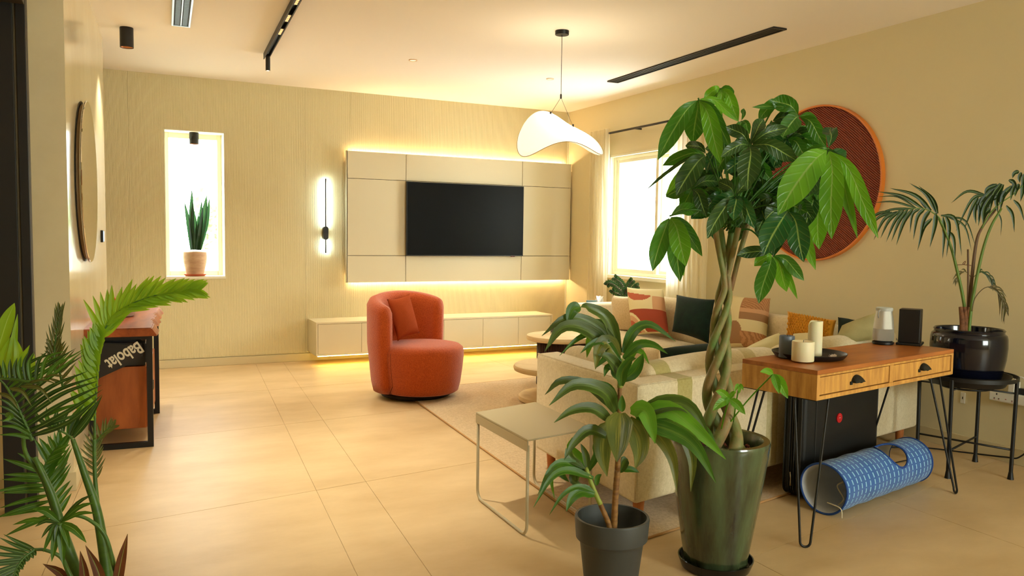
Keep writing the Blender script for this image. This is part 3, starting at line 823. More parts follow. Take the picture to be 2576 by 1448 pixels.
sbox('arm_frame', 0, .17, .172, 1.06, .13, ZT, .022)
sbox('seat_base', .172, LU, .172, 1.04, .13, .30, .02)
sbox('seat_cushion', .30, 1.05, .30, 1.05, .305, .455, .045, puff=.02)
sbox('seat_cushion', 1.06, 1.85, .30, 1.05, .305, .455, .045, puff=.02)
sbox('back_cushion', .21, 1.36, .165, .36, .40, .728, .075, M_sofab, 5, puff=.025)
sbox('back_cushion', 1.37, 2.55, .165, .36, .40, .730, .075, M_sofab, 5, puff=.025)
sbox('arm_cushion', .155, .34, .37, 1.03, .40, .722, .075, None, 5, puff=.02)
bm = B()
tube(bm, [S(.012, 1.05, ZT - .004) - A_s, S(.012, .012, ZT - .004) - A_s, S(LU - .02, .012, ZT - .004) - A_s], .006, 8)
tube(bm, [S(.004, .004, .15) - A_s, S(.004, .004, ZT - .01) - A_s], .005, 8)
obj('piping', bm, M_sofab, sofa)
# wing along the right wall
def wbox(name, x0, x1, y0, y1, z0, z1, r, m=None, seg=3, puff=0.0):
    bm = box(B(), x0, x1, y0, y1, z0, z1, r, seg)
    if puff:
        bmesh.ops.subdivide_edges(bm, edges=[e for e in bm.edges if e.calc_length() > .25], cuts=7, use_grid_fill=True)
        c = V(((x0 + x1) / 2, (y0 + y1) / 2, 0))
        for v in bm.verts:
            a = (v.co.x - c.x) / ((x1 - x0) / 2); b = (v.co.y - c.y) / ((y1 - y0) / 2)
            v.co.z += puff * (1 - min(1, a * a)) * (1 - min(1, b * b)) * (1 if v.co.z > (z0 + z1) / 2 else -.2)
    return obj(name, bm, m or M_sofa, sofa, smooth=True, world=True)
WX, WB, WY = 3.96, 4.78, 6.62
wbox('wing_base', WX + .02, WB, 4.32, WY, .13, .30, .02)
wbox('wing_back', WB - .17, WB, 3.70, WY + .0, .13, .74, .022)
wbox('wing_arm', WX, WB, WY, WY + .17, .13, .715, .03)
wbox('wing_seat_cushion', WX, WB - .34, 4.33, 5.34, .305, .46, .05, puff=.02)
wbox('wing_seat_cushion', WX, WB - .34, 5.35, WY - .005, .305, .46, .05, puff=.02)
wbox('wing_back_cushion', WB - .36, WB - .16, 4.02, 5.0, .42, .79, .075, None, 5)
wbox('wing_back_cushion', WB - .36, WB - .16, 5.01, WY - .2, .42, .82, .075, None, 5)
M_oakleg = mat('oak_leg', (196, 120, 62), .45, noise_s=5, rgb2=(160, 92, 44), stretch=(8, 8, 1))
for (u, v) in ((.08, .07), (.08, .98), (1.4, .07), (2.62, .09)):
    p = S(u, v, 0) - A_s
    obj('leg', lathe(B(), [(.021, .0125), (.030, .135)], 20, c=p), M_oakleg, sofa, smooth='auto')
for (x, y) in ((WX + .07, WY + .1), (WB - .08, WY + .1), (WX + .07, 5.2)):
    obj('leg', lathe(B(), [(.021, .0125), (.030, .135)], 20, c=V((x, y, 0)) - A_s), M_oakleg, sofa, smooth='auto')

# ---- cushions on the sofa
def art_pat(u, v):       # u left-right, v top-bottom : 0 cream 1 terracotta 2 pale pink 3 brick
    if ((u - .42) / .40) ** 2 + ((v - .10) / .22) ** 2 < 1 and v > .13 + .10 * (u - .1): return 1
    if v > .52 and v < .99:
        d = math.hypot((u - .02) / 1, (v - 1.02) / 1)
        if d < .30: return 1
        if d < .40: return 2
        if d < .46: return 0
        return 3
    if u > .80 and v > .20: return 2
    return 0
C_cream = mat('cushion_cream', (226, 212, 164), .9, bump=.5, bump_s=400)
C_terra = mat('cushion_terracotta', (182, 92, 62), .9, bump=.5, bump_s=400)
C_pink = mat('cushion_sand', (208, 160, 118), .9, bump=.5, bump_s=400)
C_brick = mat('cushion_brick', (158, 62, 34), .9, bump=.5, bump_s=400)
C_taupe = mat('cushion_taupe', (158, 118, 80), .9, bump=.5, bump_s=400)
C_tan = mat('cushion_tan_stripe', (188, 138, 92), .9, noise_s=26, kind='wave', rgb2=(160, 112, 72))
C_beige = weave('cushion_beige', (214, 190, 148), (178, 150, 108), 360)
C_green = mat('velvet_green', (12, 38, 24), .85, spec=.15, sheen=.08, noise_s=20, rgb2=(7, 24, 18))
C_must = mat('mustard_velvet', (226, 160, 34), .85, sheen=.1)
C_sage = mat('sage_check', (186, 178, 128), .9, bump=.5, bump_s=400, noise_s=7, rgb2=(168, 160, 112))
px4 = lambda x, pts: [onx(a, b, x) for a, b in pts]
def tilt_(c, dtop, up=0): 
    c = [V(p) for p in c]; c[0].x += dtop; c[1].x += dtop; return c
pillow(px4(4.32, [(1540, 742), (1602, 744), (1610, 835), (1548, 836)]), .17, C_beige, 'beige_cushion', 'plain beige cushion at the window end of the sofa, next to the patterned one', 'cushion')
pillow([onx(1577, 722, 4.30), onx(1668, 727, 4.36), onx(1682, 838, 4.22), onx(1592, 845, 4.16)], .16, None, 'patterned_cushion', 'cream cushion with terracotta and brick-red abstract shapes', 'cushion', n=64, patt=art_pat, mats=[C_cream, C_terra, C_pink, C_brick], pinch=.05)
pillow([onx(1702, 741, 4.34), onx(1799, 753, 4.40), onx(1783, 864, 4.20), onx(1690, 833, 4.14)], .15, C_green, 'velvet_cushion', 'square dark green velvet cushion leaning upright on the sofa back', 'cushion')
def pat2(u, v):  # 0 cream 1 tan stripes 2 taupe 3 sand
    if u < .42 and v < .55: return 0
    if v < .28: return 1
    if v < .36: return 3
    if v < .50: return 2
    if v < .72:
        return 2 if math.hypot(u - .30, v - .74) < .20 else 0
    if u < .46: return 2 if v < .95 else 0
    return 1
pillow([onx(1838, 742, 4.42), onx(1938, 750, 4.46), onx(1924, 880, 4.30), onx(1828, 872, 4.26)], .15, None, 'patchwork_cushion', 'cream, tan and taupe patchwork cushion behind the braided trunk', 'cushion', n=48, patt=pat2, mats=[C_cream, C_tan, C_taupe, C_pink], pinch=.05)
# mustard cushion with a knotted relief
cm = [onx(1981, 782, 4.40), onx(2104, 805, 4.44), onx(2094, 890, 4.30), onx(1975, 872, 4.26)]
mc_ = pillow(cm, .13, C_must, 'mustard_cushion', 'mustard yellow smocked cushion behind the candles', 'cushion')
bm = B(); nrm = (cm[1] - cm[0]).cross(cm[0] - cm[3]).normalized(); nrm = nrm if nrm.dot(EYEP - cm[0]) > 0 else -nrm
for i in range(15):
    for j in range(11):
        for s in (-1, 1):
            u, v = .08 + (i + (j % 2) * .5) / 17.6, .10 + j / 13
            def Q(u, v):
                a, b = 2 * u - 1, 2 * v - 1
                return cm[0].lerp(cm[1], u).lerp(cm[3].lerp(cm[2], u), v) + nrm * (.065 * max(0, (1 - a * a)) ** .45 * max(0, (1 - b * b)) ** .45 + .001)
            a, b = Q(u, v), Q(min(.97, u + .03), min(.97, v + .05 * s + (.05 if s < 0 else 0)))
            tube(bm, [a, a.lerp(b, .5) + nrm * .006, b], [.0025, .006, .0025], 5)
o = obj('smocking', bm, C_must, mc_, world=True); o['kind'] = 'stuff'
pillow([onx(1995, 838, 4.0), onx(2050, 836, 4.1), onx(2090, 900, 4.0), onx(1990, 900, 3.9)], .10, C_cream, 'cream_cushion', 'small cream cushion lying in front of the mustard cushion', 'cushion')
pillow([onx(2108, 797, 4.46), onx(2150, 804, 4.50), onx(2160, 860, 4.40), onx(2106, 855, 4.38)], .12, C_green, 'velvet_cushion', 'dark green velvet cushion peeping out between mustard and sage cushions', 'cushion')
pillow([onx(2118, 818, 4.22), onx(2215, 781, 4.34), onx(2235, 850, 4.30), onx(2092, 868, 4.16)], .13, C_sage, 'sage_cushion', 'pale sage checked cushion behind the silver speaker', 'cushion', pinch=.03)
# cushions lying behind the near backrest
def behind(pts, v, th, m, name, lab):
    out = []
    for (a, b), dv in zip(pts, v):
        d = ray(a, b); nn = V((-U_s.y, U_s.x, 0)); t = (S(0, dv, 0) - EYEP).dot(nn) / d.dot(nn); out.append(EYEP + d * t)
    return pillow(out, th, m, name, lab, 'cushion')
behind([(1658, 876), (1796, 862), (1800, 945), (1662, 950)], (.60, .60, .48, .48), .15, C_green, 'velvet_cushion', 'dark green velvet cushion lying on the seat behind the sofa back')
behind([(1842, 897), (1962, 836), (1990, 905), (1850, 930)], (.60, .66, .52, .50), .16, mat('ivory_cotton', (232, 222, 176), .9, bump=.4, bump_s=300), 'ivory_cushion', 'large ivory cushion with a piped edge behind the wooden desk')
pillow([onx(1572, 862, 3.20), onx(1614, 858, 3.35), onx(1625, 930, 3.30), onx(1568, 935, 3.12)], .13, C_beige, 'beige_cushion', 'beige piped cushion standing at the open end of the near sofa seat', 'cushion')

# ================================================================== SIDE TABLE (grey-beige steel tray table)
M_greige = mat('greige_steel', (178, 164, 132), .38, spec=.5)
tz = .455; c1, c2, c3, c4 = onz(1197, 1036, tz), onz(1327, 1106, tz), onz(1495, 1076, tz), onz(1347, 1010, tz)
st = thing('side_table', 'square grey-beige metal side table with sled legs beside the sofa', 'side table', ((c1.x + c3.x) / 2, (c1.y + c3.y) / 2, 0))
obj('tabletop', hexa(B(), [(p.x, p.y) for p in (c1, c2, c3, c4)], tz - .008, tz, .002), M_greige, st, world=True)
bm = B()
for a, b in ((c1, c2), (c4, c3)):
    k = (c3 - c2).normalized() * (.006 if a is c1 else -.006)
    obj('apron', hexa(B(), [(a.x, a.y), (b.x, b.y), (b.x + k.x, b.y + k.y), (a.x + k.x, a.y + k.y)], tz - .055, tz - .008, .001), M_greige, st, world=True)

for a, b, s in ((c1, c2, 1), (c4, c3, -1)):
    k = (c3 - c2).normalized() * .010 * s; dd = (b - a).normalized()
    a_, b_ = a + k + dd * .012, b + k - dd * .012
    pts = [V((a_.x, a_.y, tz - .03))] + [V((a_.x, a_.y, .06))] + [V((a_.x, a_.y, .0)) + dd * .05 * (1 - math.cos(t)) + V((0, 0, .0075 + .05 * (1 - math.sin(t)))) for t in [PI / 2 * q / 5 for q in range(6)]]
    pts2 = [V((b_.x, b_.y, .0)) - dd * .05 * (1 - math.cos(t)) + V((0, 0, .0075 + .05 * (1 - math.sin(t)))) for t in [PI / 2 * q / 5 for q in range(5, -1, -1)]] + [V((b_.x, b_.y, .06)), V((b_.x, b_.y, tz - .03))]
    pts[2:] = pts[2:]
    obj('leg', tube(B(), [V((a_.x, a_.y, tz - .03)), V((a_.x, a_.y, .0575))] + [V((a_.x, a_.y, .0075)) + dd * .05 * (1 - math.cos(t)) + V((0, 0, .05 * (1 - math.sin(t)))) for t in [PI / 2 * q / 6 for q in range(1, 7)]]
        + [V((b_.x, b_.y, .0075)) - dd * .05 * (1 - math.cos(t)) + V((0, 0, .05 * (1 - math.sin(t)))) for t in [PI / 2 * q / 6 for q in range(6, 0, -1)]] + [V((b_.x, b_.y, .0575)), V((b_.x, b_.y, tz - .03))], .0075, 10), M_greige, st, world=True, smooth=True)

# ================================================================== COFFEE TABLES
M_trav = mat('travertine', (226, 202, 158), .5, noise_s=9, rgb2=(210, 182, 134), detail=8, stretch=(1, 1, 4))
M_wal = mat('walnut_dark', (70, 34, 20), .5, noise_s=4, rgb2=(48, 22, 14), stretch=(6, 6, 1))
hz = .47; hl = onz(1325, 840, hz); hc = V((hl.x, hl.y, 0)) + RT * .32
t1 = thing('coffee_table', 'taller round travertine coffee table on a fluted dark wood drum', 'coffee table', (hc.x, hc.y, 0.0115))
obj('tabletop', lathe(B(), [(.30, hz - .062), (.318, hz - .055), (.325, hz - .035), (.318, hz - .016), (.30, hz - .011)], 72), M_trav, t1, smooth='auto')
bm = lathe(B(), [(.215, 0), (.215, hz - .062)], 72)
obj('pedestal', bm, M_wal, t1)
rb = obj('flute', tube(B(), [(.218, 0, 0.002), (.218, 0, hz - .064)], .009, 6), M_wal, t1)
for k in range(1, 60): clone(rb, t1, rot=(0, 0, 2 * PI * k / 60))
lz = .315; ll = onz(1292, 914, lz); lc = V((ll.x, ll.y, 0)) + RT * .36
t2 = thing('coffee_table', 'lower round stone coffee table half hidden by the sofa arm', 'coffee table', (lc.x, lc.y, 0.0115))
obj('tabletop', lathe(B(), [(.34, lz - .064), (.355, lz - .058), (.362, lz - .036), (.355, lz - .017), (.34, lz - .011)], 72), M_trav, t2, smooth='auto')
obj('pedestal', lathe(B(), [(.30, 0), (.315, .012), (.315, .045), (.30, .058), (.10, .066), (.09, .10), (.09, lz - .064)], 56), M_trav, t2, smooth='auto')
gp = onz(1395, 838, hz)
g = thing('glass_candle', 'clear glass tumbler candle on the taller coffee table', 'candle', (gp.x, gp.y, hz))
obj('glass', lathe(B(), [(.0, .003), (.040, .003), (.042, .0), (.045, .10), (.0435, .10), (.0405, .008), (0, .008)], 36, cap0=False, cap1=False), mat('clear_glass', (245, 245, 240), .02, trans=1.0), g, smooth='auto')
obj('wax', lathe(B(), [(.038, .010), (.040, .055), (0, .056)], 32, cap1=False), mat('candle_wax', (238, 226, 192), .6), g, smooth='auto')

# corner stool with tissue box and book, and the zz plant on its stand
rs_ = onx(1505, 800, 4.55)
ct = thing('corner_table', 'small round white side table in the corner behind the sofa', 'side table', (4.46, 7.16, 0.0))
obj('tabletop', lathe(B(), [(.20, .56), (.21, .565), (.21, .575), (.20, .58)], 48), M_white, ct, smooth='auto')
obj('stem', lathe(B(), [(.12, 0), (.12, .012), (.015, .02), (.015, .56)], 24), M_white, ct, smooth='auto')
tb = thing('tissue_box', 'pale tissue box with a raised white tissue on the corner table', 'tissue box', (4.52, 7.12, .5805), -.3)
bxo('carton', -.07, .07, -.06, .06, 0, .09, mat('carton_pink', (226, 200, 180), .7), tb, bev=.003)
bm = B()
for k in range(3):
    a = k * 1.1
    leaf(bm, [V((0, 0, .085)), V((.02 * math.cos(a), .02 * math.sin(a), .12)), V((.045 * math.cos(a), .045 * math.sin(a), .165))], .09, prof='fin', fold=.3)
obj('tissue', bm, mat('tissue_white', (240, 238, 230), .9), tb)
bk = thing('blue_book', 'blue card with dark scribbled print standing on the corner table', 'book', (4.36, 7.02, .5805), -.35)
bxo('cover', -.055, .055, -.006, .006, 0, .13, mat('card_blue', (120, 160, 176), .6), bk, bev=.001)
bm = B()
for k in range(3): tube(bm, [V((-.02 + .014 * math.cos(t * .8 + k), -.007, .075 + k * .008 + .012 * math.sin(t * .9))) for t in range(9)], .0016, 5)
obj('print', bm, mat('print_dark', (40, 30, 60), .7), bk)

# ================================================================== CONSOLE TABLE with live edge
d_c = V((.0689, .9976, 0)); cang = math.atan2(d_c.y, d_c.x) - PI / 2
O_c = V((.135, 5.44, 0))
cons = thing('console_table', 'live-edge wooden console table on black steel frames against the left wall', 'console table', O_c, cang)
M_aca = mat('acacia_wood', (176, 92, 44), .32, noise_s=2.2, rgb2=(112, 48, 22), stretch=(6, 1, 6), detail=6)
M_aca2 = mat('acacia_front', (190, 104, 48), .4, noise_s=2.0, rgb2=(140, 66, 28), stretch=(5, 5, 1), detail=6)
rnd = random.Random(5)
ZC = .775
# local frame: x = away from the wall (0 at front leg face), y along the wall
yy = [-.16 + 1.46 * k / 28 for k in range(29)]
edge = [(.012 + .030 * noise.noise(V((y * 3.1, 1.7, 0))) + .018 * noise.noise(V((y * 9, 4.2, 0))), y) for y in yy]
outl = [(-.40, yy[0])] + edge + [(-.40, yy[-1])]
bm = B()
lo = [bm.verts.new((x + (.0 if x < -.3 else -.0), y, ZC - .052)) for x, y in [(a + (.018 if a > -.3 else 0), b) for a, b in outl]]
hi = [bm.verts.new((x, y, ZC)) for x, y in [(a - (.016 if a > -.3 else 0), b) for a, b in outl]]
bm.faces.new(lo[::-1]); bm.faces.new(hi); n = len(lo)
for k in range(n): bm.faces.new((lo[k], lo[(k + 1) % n], hi[(k + 1) % n], hi[k]))
bmesh.ops.recalc_face_normals(bm, faces=bm.faces)
bmesh.ops.bevel(bm, geom=[e for e in bm.edges if abs(e.verts[0].co.z - e.verts[1].co.z) < .001], offset=.005, segments=2, affect='EDGES', clamp_overlap=True)
obj('tabletop', bm, M_aca, cons)
for y in (0.0, 1.0):
    bm = B(); s = .034
    box(bm, -s, 0, y - s / 2, y + s / 2, 0, ZC - .053); box(bm, -.36, -.36 + s, y - s / 2, y + s / 2, 0, ZC - .053)
    box(bm, -.36 + s, -s, y - s / 2, y + s / 2, 0, s); box(bm, -.36 + s, -s, y - s / 2, y + s / 2, ZC - .053 - s, ZC - .053)
    obj('leg_frame', bm, M_black, cons)
bm = box(B(), -.345, -.045, .10, .97, .10, .50, .003)
obj('cabinet_body', bm, M_aca2, cons)
for y0, y1 in ((.105, .530), (.536, .965)):
    dd = bxo('door', -.045, -.028, y0, y1, .104, .496, M_aca2, cons)
    bxo('latch', -.028, -.018, (y1 - .03 if y0 < .2 else y0 + .012), (y1 - .012 if y0 < .2 else y0 + .03), .27, .33, M_black, dd)
# racket bag lying on the cabinet under the top, its printed side towards the camera
bag = thing('racket_bag', 'black and white racket bag with large white lettering stored in the console', 'bag', (0, 0, 0))
CMW = Matrix.Translation(O_c) @ Matrix.Rotation(cang, 4, 'Z')
bag.location = CMW @ V((-.20, .40, .503)); bag.rotation_euler = (0, 0, cang)
M_bag = mat('bag_black', (22, 20, 20), .42, spec=.5)
M_bag2 = mat('bag_panel', (44, 38, 36), .6, spec=.4)
nrm_c = V((d_c.x, d_c.y, 0))
def onface(px, py, yl):
    """point of pixel on the console's end plane at local y = yl, in the bag's local frame"""
    o = CMW @ V((0, yl, 0)); d = ray(px, py); t = (o - EYEP).dot(nrm_c) / d.dot(nrm_c); P = EYEP + d * t
    return CMW.inverted() @ P
def prism_y(bm, poly, y0, y1, bev=.006):
    f = [bm.verts.new((p.x, y0, p.z)) for p in poly]; b = [bm.verts.new((p.x, y1, p.z)) for p in poly]; n = len(poly)
    fs = [bm.faces.new(f), bm.faces.new(b[::-1])] + [bm.faces.new((f[k], b[k], b[(k + 1) % n], f[(k + 1) % n])) for k in range(n)]
    bmesh.ops.recalc_face_normals(bm, faces=fs)
    if bev: bmesh.ops.bevel(bm, geom=list(set(e for q in fs for e in q.edges)), offset=bev, segments=2, affect='EDGES', clamp_overlap=True)
    return bm
off = V((-.20, .40, .503))
poly = [onface(a, b, .05) for a, b in ((200, 862), (352, 862), (360, 893), (352, 903), (250, 950), (200, 958))]
for p in poly: p.x = max(p.x, -.322); p.z = min(p.z, ZC - .095)
bm = prism_y(B(), poly, .030, .092)
polyb = [V((-.32, 0, .505)), V((-.03, 0, .505)), V((-.03, 0, ZC - .12)), V((-.06, 0, ZC - .10)), V((-.31, 0, ZC - .10))]
prism_y(bm, polyb, .093, .74, .02)
bmesh.ops.translate(bm, vec=-off, verts=bm.verts)
obj('body', bm, M_bag, bag, smooth='auto')
pb = [onface(a, b, .03) for a, b in ((228, 915), (356, 862), (360, 892), (250, 949))]
for p in pb: p.z = min(p.z, ZC - .098)
bm = prism_y(B(), pb, .0275, .0305, .001); bmesh.ops.translate(bm, vec=-off, verts=bm.verts)
obj('printed_band', bm, M_bag2, bag)
tc_ = onface(313, 893, .027); ex = (onface(272, 917, .027) - onface(356, 868, .027)); ex.y = 0
L_ = ex.length; ex.normalize(); ey = V((-ex.z, 0, ex.x)); ey = -ey if ey.z > 0 else ey
mw = Matrix.Identity(4)
nz = ex.cross(ey)
for k in range(3): mw[k][0], mw[k][1], mw[k][2] = ex[k], ey[k], nz[k]
tp = tc_ - off
mw.translation = tp + V((0, -.001, 0))
t_ = text_mesh('lettering', 'Babolat', .098, .0008, mat('bag_white', (232, 226, 206), .6), bag, mw, bold=.0022)
wdt = t_.dimensions.x if t_.dimensions.x > 0 else L_
xs = [v.co.x for v in t_.data.vertices]; sc_ = L_ / (max(xs) - min(xs))
for v in t_.data.vertices: v.co.x *= sc_; v.co.y *= 1.1
# planter bowl with cacti on the console
pc_ = CMW @ V((-.225, .62, ZC))
pl_ = thing('cactus_bowl', 'grey bowl planted with a red-topped cactus and spiky aloe on the live-edge console', 'potted plant', (pc_.x, pc_.y, ZC + .0005))
obj('bowl', lathe(B(), [(.075, 0), (.085, .004), (.105, .05), (.108, .075), (.100, .075), (.098, .06), (0, .06)], 48, cap1=False), mat('bowl_grey', (176, 150, 128), .5), pl_, smooth='auto')
obj('soil', lathe(B(), [(.0, .062), (.097, .061)], 24, cap0=False, cap1=False), M_soil, pl_)
M_cac = mat('cactus_green', (52, 64, 34), .5); M_red = mat('cactus_red', (214, 60, 26), .6)
bm = B()
for i in range(24):
    pass
cact = lathe(B(), [(.016, .06), (.019, .08), (.019, .12), (.014, .135), (0, .14)], 16, c=(.012, -.02, 0), cap1=False)
obj('cactus', cact, M_cac, pl_, smooth=True)
obj('cactus_top', lathe(B(), [(.012, .132), (.020, .142), (.017, .156), (0, .160)], 16, c=(.012, -.02, 0), cap1=False), mat('cactus_brown', (150, 90, 60), .7), pl_, smooth=True)
obj('cactus', lathe(B(), [(.012, .06), (.013, .105), (0, .11)], 14, c=(-.05, -.02, 0), cap1=False), M_cac, pl_, smooth=True)
bm = lathe(B(), [(.014, .100), (.024, .112), (.020, .128), (0, .134)], 12, c=(-.05, -.02, 0), cap1=False)
for v in bm.verts: v.co += V((random.uniform(-1, 1), random.uniform(-1, 1), random.uniform(-1, 1))) * .003
obj('red_top', bm, M_red, pl_)
for k in range(15):
    a = k * 2.4; r = .055
    b0 = V((.055, .0, .062)); d = V((math.cos(a), math.sin(a), 0))
    obj('aloe_leaf', leaf(B(), [b0 + d * .006, b0 + d * .03 + V((0, 0, .03 + .003 * k)), b0 + d * (.058 - .0015 * k) + V((0, 0, .045 + .004 * k))], .016, prof='fin', fold=.5, seg=6), mat('aloe_dark', (34, 40, 24), .5), pl_)

# ================================================================== WOODEN DESK, what stands on it and under it
M_mango = mat('mango_wood_top', (190, 116, 54), .34, noise_s=1.6, rgb2=(146, 80, 34), stretch=(1, 9, 9), detail=6)
M_mangof = mat('rough_mango_front', (222, 168, 84), .6, noise_s=3.0, rgb2=(168, 112, 50), stretch=(9, 9, 1.4), detail=8, bump=.5, bump_s=60)
TZ = .79
dA, dB_ = onz(2057, 932, TZ), onz(2400, 878, TZ)
ud = (dB_ - dA).normalized(); vd = V((-ud.y, ud.x, 0)); DL = (dB_ - dA).length
DP = .40; DH = .135
dang = math.atan2(ud.y, ud.x)
desk = thing('writing_desk', 'rustic wooden desk with two drawers on black hairpin legs', 'desk', (dA.x, dA.y, 0), dang)
DM = Matrix.Translation((dA.x, dA.y, 0)) @ Matrix.Rotation(dang, 4, 'Z')
bxo('tabletop', 0, DL, 0, DP, TZ - .020, TZ, M_mango, desk, bev=.002)
bm = B(); Zb = TZ - DH
box(bm, 0, .022, 0, DP, Zb, TZ - .0205, .0015); box(bm, DL - .022, DL, 0, DP, Zb, TZ - .0205, .0015)
box(bm, .0225, DL - .0225, 0, DP, Zb, Zb + .018, .0015); box(bm, .0225, DL - .0225, DP - .018, DP, Zb + .0185, TZ - .0205)
box(bm, .0225, DL - .0225, 0, .014, TZ - .030, TZ - .0205, .001)
box(bm, DL / 2 - .018, DL / 2 + .018, 0.001, DP - .02, Zb + .0185, TZ - .0305, .0015)
obj('carcass', bm, M_mangof, desk)
M_iron = mat('cast_iron', (30, 30, 26), .5, metal=.4, bump=.6, bump_s=90)
for a, b in ((.026, DL / 2 - .021), (DL / 2 + .021, DL - .026)):
    dw = bxo('drawer', a, b, .004, .30, Zb + .022, TZ - .034, M_mangof, desk, bev=.002)
    cx, cz = (a + b) / 2, (Zb + TZ) / 2 - .002
    bm = B(); n = 14; rws = []
    for i in range(9):
        ph = PI / 2 * i / 8
        rws.append([bm.verts.new((cx + .040 * math.cos(PI * k / n) * math.cos(ph * .0 + 0) * (1 - .0 * i), .004 - .026 * math.sin(ph) , cz - .012 + .034 * math.sin(PI * k / n) * math.cos(ph))) for k in range(n + 1)])
    for p_, q_ in zip(rws, rws[1:]):
        for k in range(n): bm.faces.new((p_[k], p_[k + 1], q_[k + 1], q_[k]))
    box(bm, cx - .052, cx - .036, -.003, .004, cz - .022, cz - .006, .002); box(bm, cx + .036, cx + .052, -.003, .004, cz - .022, cz - .006, .002)
    bmesh.ops.recalc_face_normals(bm, faces=bm.faces)
    obj('handle', bm, M_iron, dw, smooth='auto')
def hairpin(cx, cy, sx, sy, spx=.03, spy=.03):
    f = V((cx - sx * spx, cy - sy * spy, .0)); r = .0055
    a = V((cx + sx * .015, cy + sy * .12, Zb)); b = V((cx + sx * .12, cy + sy * .015, Zb))
    dirh = (b - a); dirh.z = 0; dirh.normalize(); R = .022
    pts = [a] + [f + V((0, 0, R + r)) - dirh * R * math.cos(t) - V((0, 0, R * math.sin(t))) for t in [PI * q / 8 for q in range(9)]] + [b]
    bm = tube(B(), pts, r, 10)
    x0, x1 = sorted((cx + sx * .004, cx + sx * .135)); y0, y1 = sorted((cy + sy * .004, cy + sy * .135))
    box(bm, x0, x1, y0, y1, Zb - .004, Zb - .0003)
    obj('leg', bm, M_black, desk, smooth='auto')
hairpin(0.0, 0.0, 1, 1, spx=.045, spy=.0); hairpin(DL, 0.0, -1, 1); hairpin(0, DP, 1, -1); hairpin(DL - .06, DP, -1, -1, spx=-.01, spy=.07)
def on_desk(px, py, z=TZ): return onz(px, py, z)
# tray with candles
tp_ = on_desk(2035, 898); 
tray = thing('candle_tray', 'round shallow black metal tray on the wooden desk', 'tray', (tp_.x, tp_.y, TZ + .0005))
obj('tray', lathe(B(), [(.150, 0), (.160, .003), (.172, .018), (.176, .026), (.173, .027), (.166, .016), (.152, .006), (0, .006)], 72, cap1=False), M_black, tray, smooth='auto')
bpy.data.objects.remove(tray.children[0]) if False else None
def candle(px, py, r, h, m, label, melt=False, ov=1.0):
    p = on_desk(px, py, TZ + .0065)
    c = thing('pillar_candle', label, 'candle', (p.x, p.y, TZ + .0068))
    if melt:
        bm = B(); n = 40; rs = []
        for rr, fn in ((r, lambda a: 0), (r, lambda a: .72 * h), (r, lambda a: h * (1 - .16 * max(0, math.cos(a - 2.4)) ** 6)), (r * .93, lambda a: h * (1.0 - .17 * max(0, math.cos(a - 2.4)) ** 6)), (r * .80, lambda a: h * .80), (r * .4, lambda a: h * .72), (.001, lambda a: h * .72)):
            rs.append([bm.verts.new((rr * math.cos(2 * PI * k / n), rr * math.sin(2 * PI * k / n), fn(2 * PI * k / n))) for k in range(n)])
        for a, b in zip(rs, rs[1:]):
            for k in range(n): bm.faces.new((a[k], a[(k + 1) % n], b[(k + 1) % n], b[k]))
        bm.faces.new(rs[0][::-1])
    else:
        bm = lathe(B(), [(r * .97, 0), (r, .004), (r, h - .006), (r * .96, h - .001), (r * .9, h - .002), (r * .5, h - .007), (0, h - .008)], 48, cap1=False)
    obj('wax', bm, m, c, smooth='auto')
    obj('wick', tube(B(), [(0, 0, (h * .72 if melt else h - .008)), (.002, 0, (h * .72 if melt else h - .008) + .012)], .0012, 6), M_black, c)
M_wax = mat('ivory_wax', (236, 226, 190), .45, spec=.4); M_waxb = mat('slate_wax', (96, 108, 124), .4, noise_s=12, rgb2=(82, 92, 108))
M_wax.node_tree.nodes['Principled BSDF'].inputs['Subsurface Weight'].default_value = .25
M_wax.node_tree.nodes['Principled BSDF'].inputs['Subsurface Scale'].default_value = .02
candle(1978, 898, .036, .106, M_waxb, 'slate-blue pillar candle on the black tray')
candle(2019, 907, .051, .094, M_wax, 'short wide ivory pillar candle at the front of the tray')
candle(2049, 893, .034, .170, M_wax, 'tall ivory pillar candle with a melted open top', melt=True)
mp_ = on_desk(2092, 901, TZ + .007)
wr = thing('matchbook', 'small crumpled foil wrapper and matchbook on the black tray', 'wrapper', (mp_.x, mp_.y, TZ + .0068), .3)
bm = B()
for k in range(5): leaf(bm, [V((-.03 + .012 * k, -.01, .002)), V((-.02 + .012 * k, .0, .010 + .004 * (k % 2))), V((.0 + .010 * k, .015, .006))], .016, normal=V((0, 0, 1)), fold=.5, prof='fin', seg=4)
obj('foil', bm, mat('foil_white', (210, 196, 190), .3, metal=.3), wr)
bxo('matchbook', -.015, .035, -.035, -.008, .0, .003, mat('matchbook_cream', (200, 190, 160), .6), wr, bev=.0005)
bxo('stripe', -.02, .03, .002, .010, .012, .014, mat('wine_red', (92, 24, 36), .5), wr, bev=.0005)
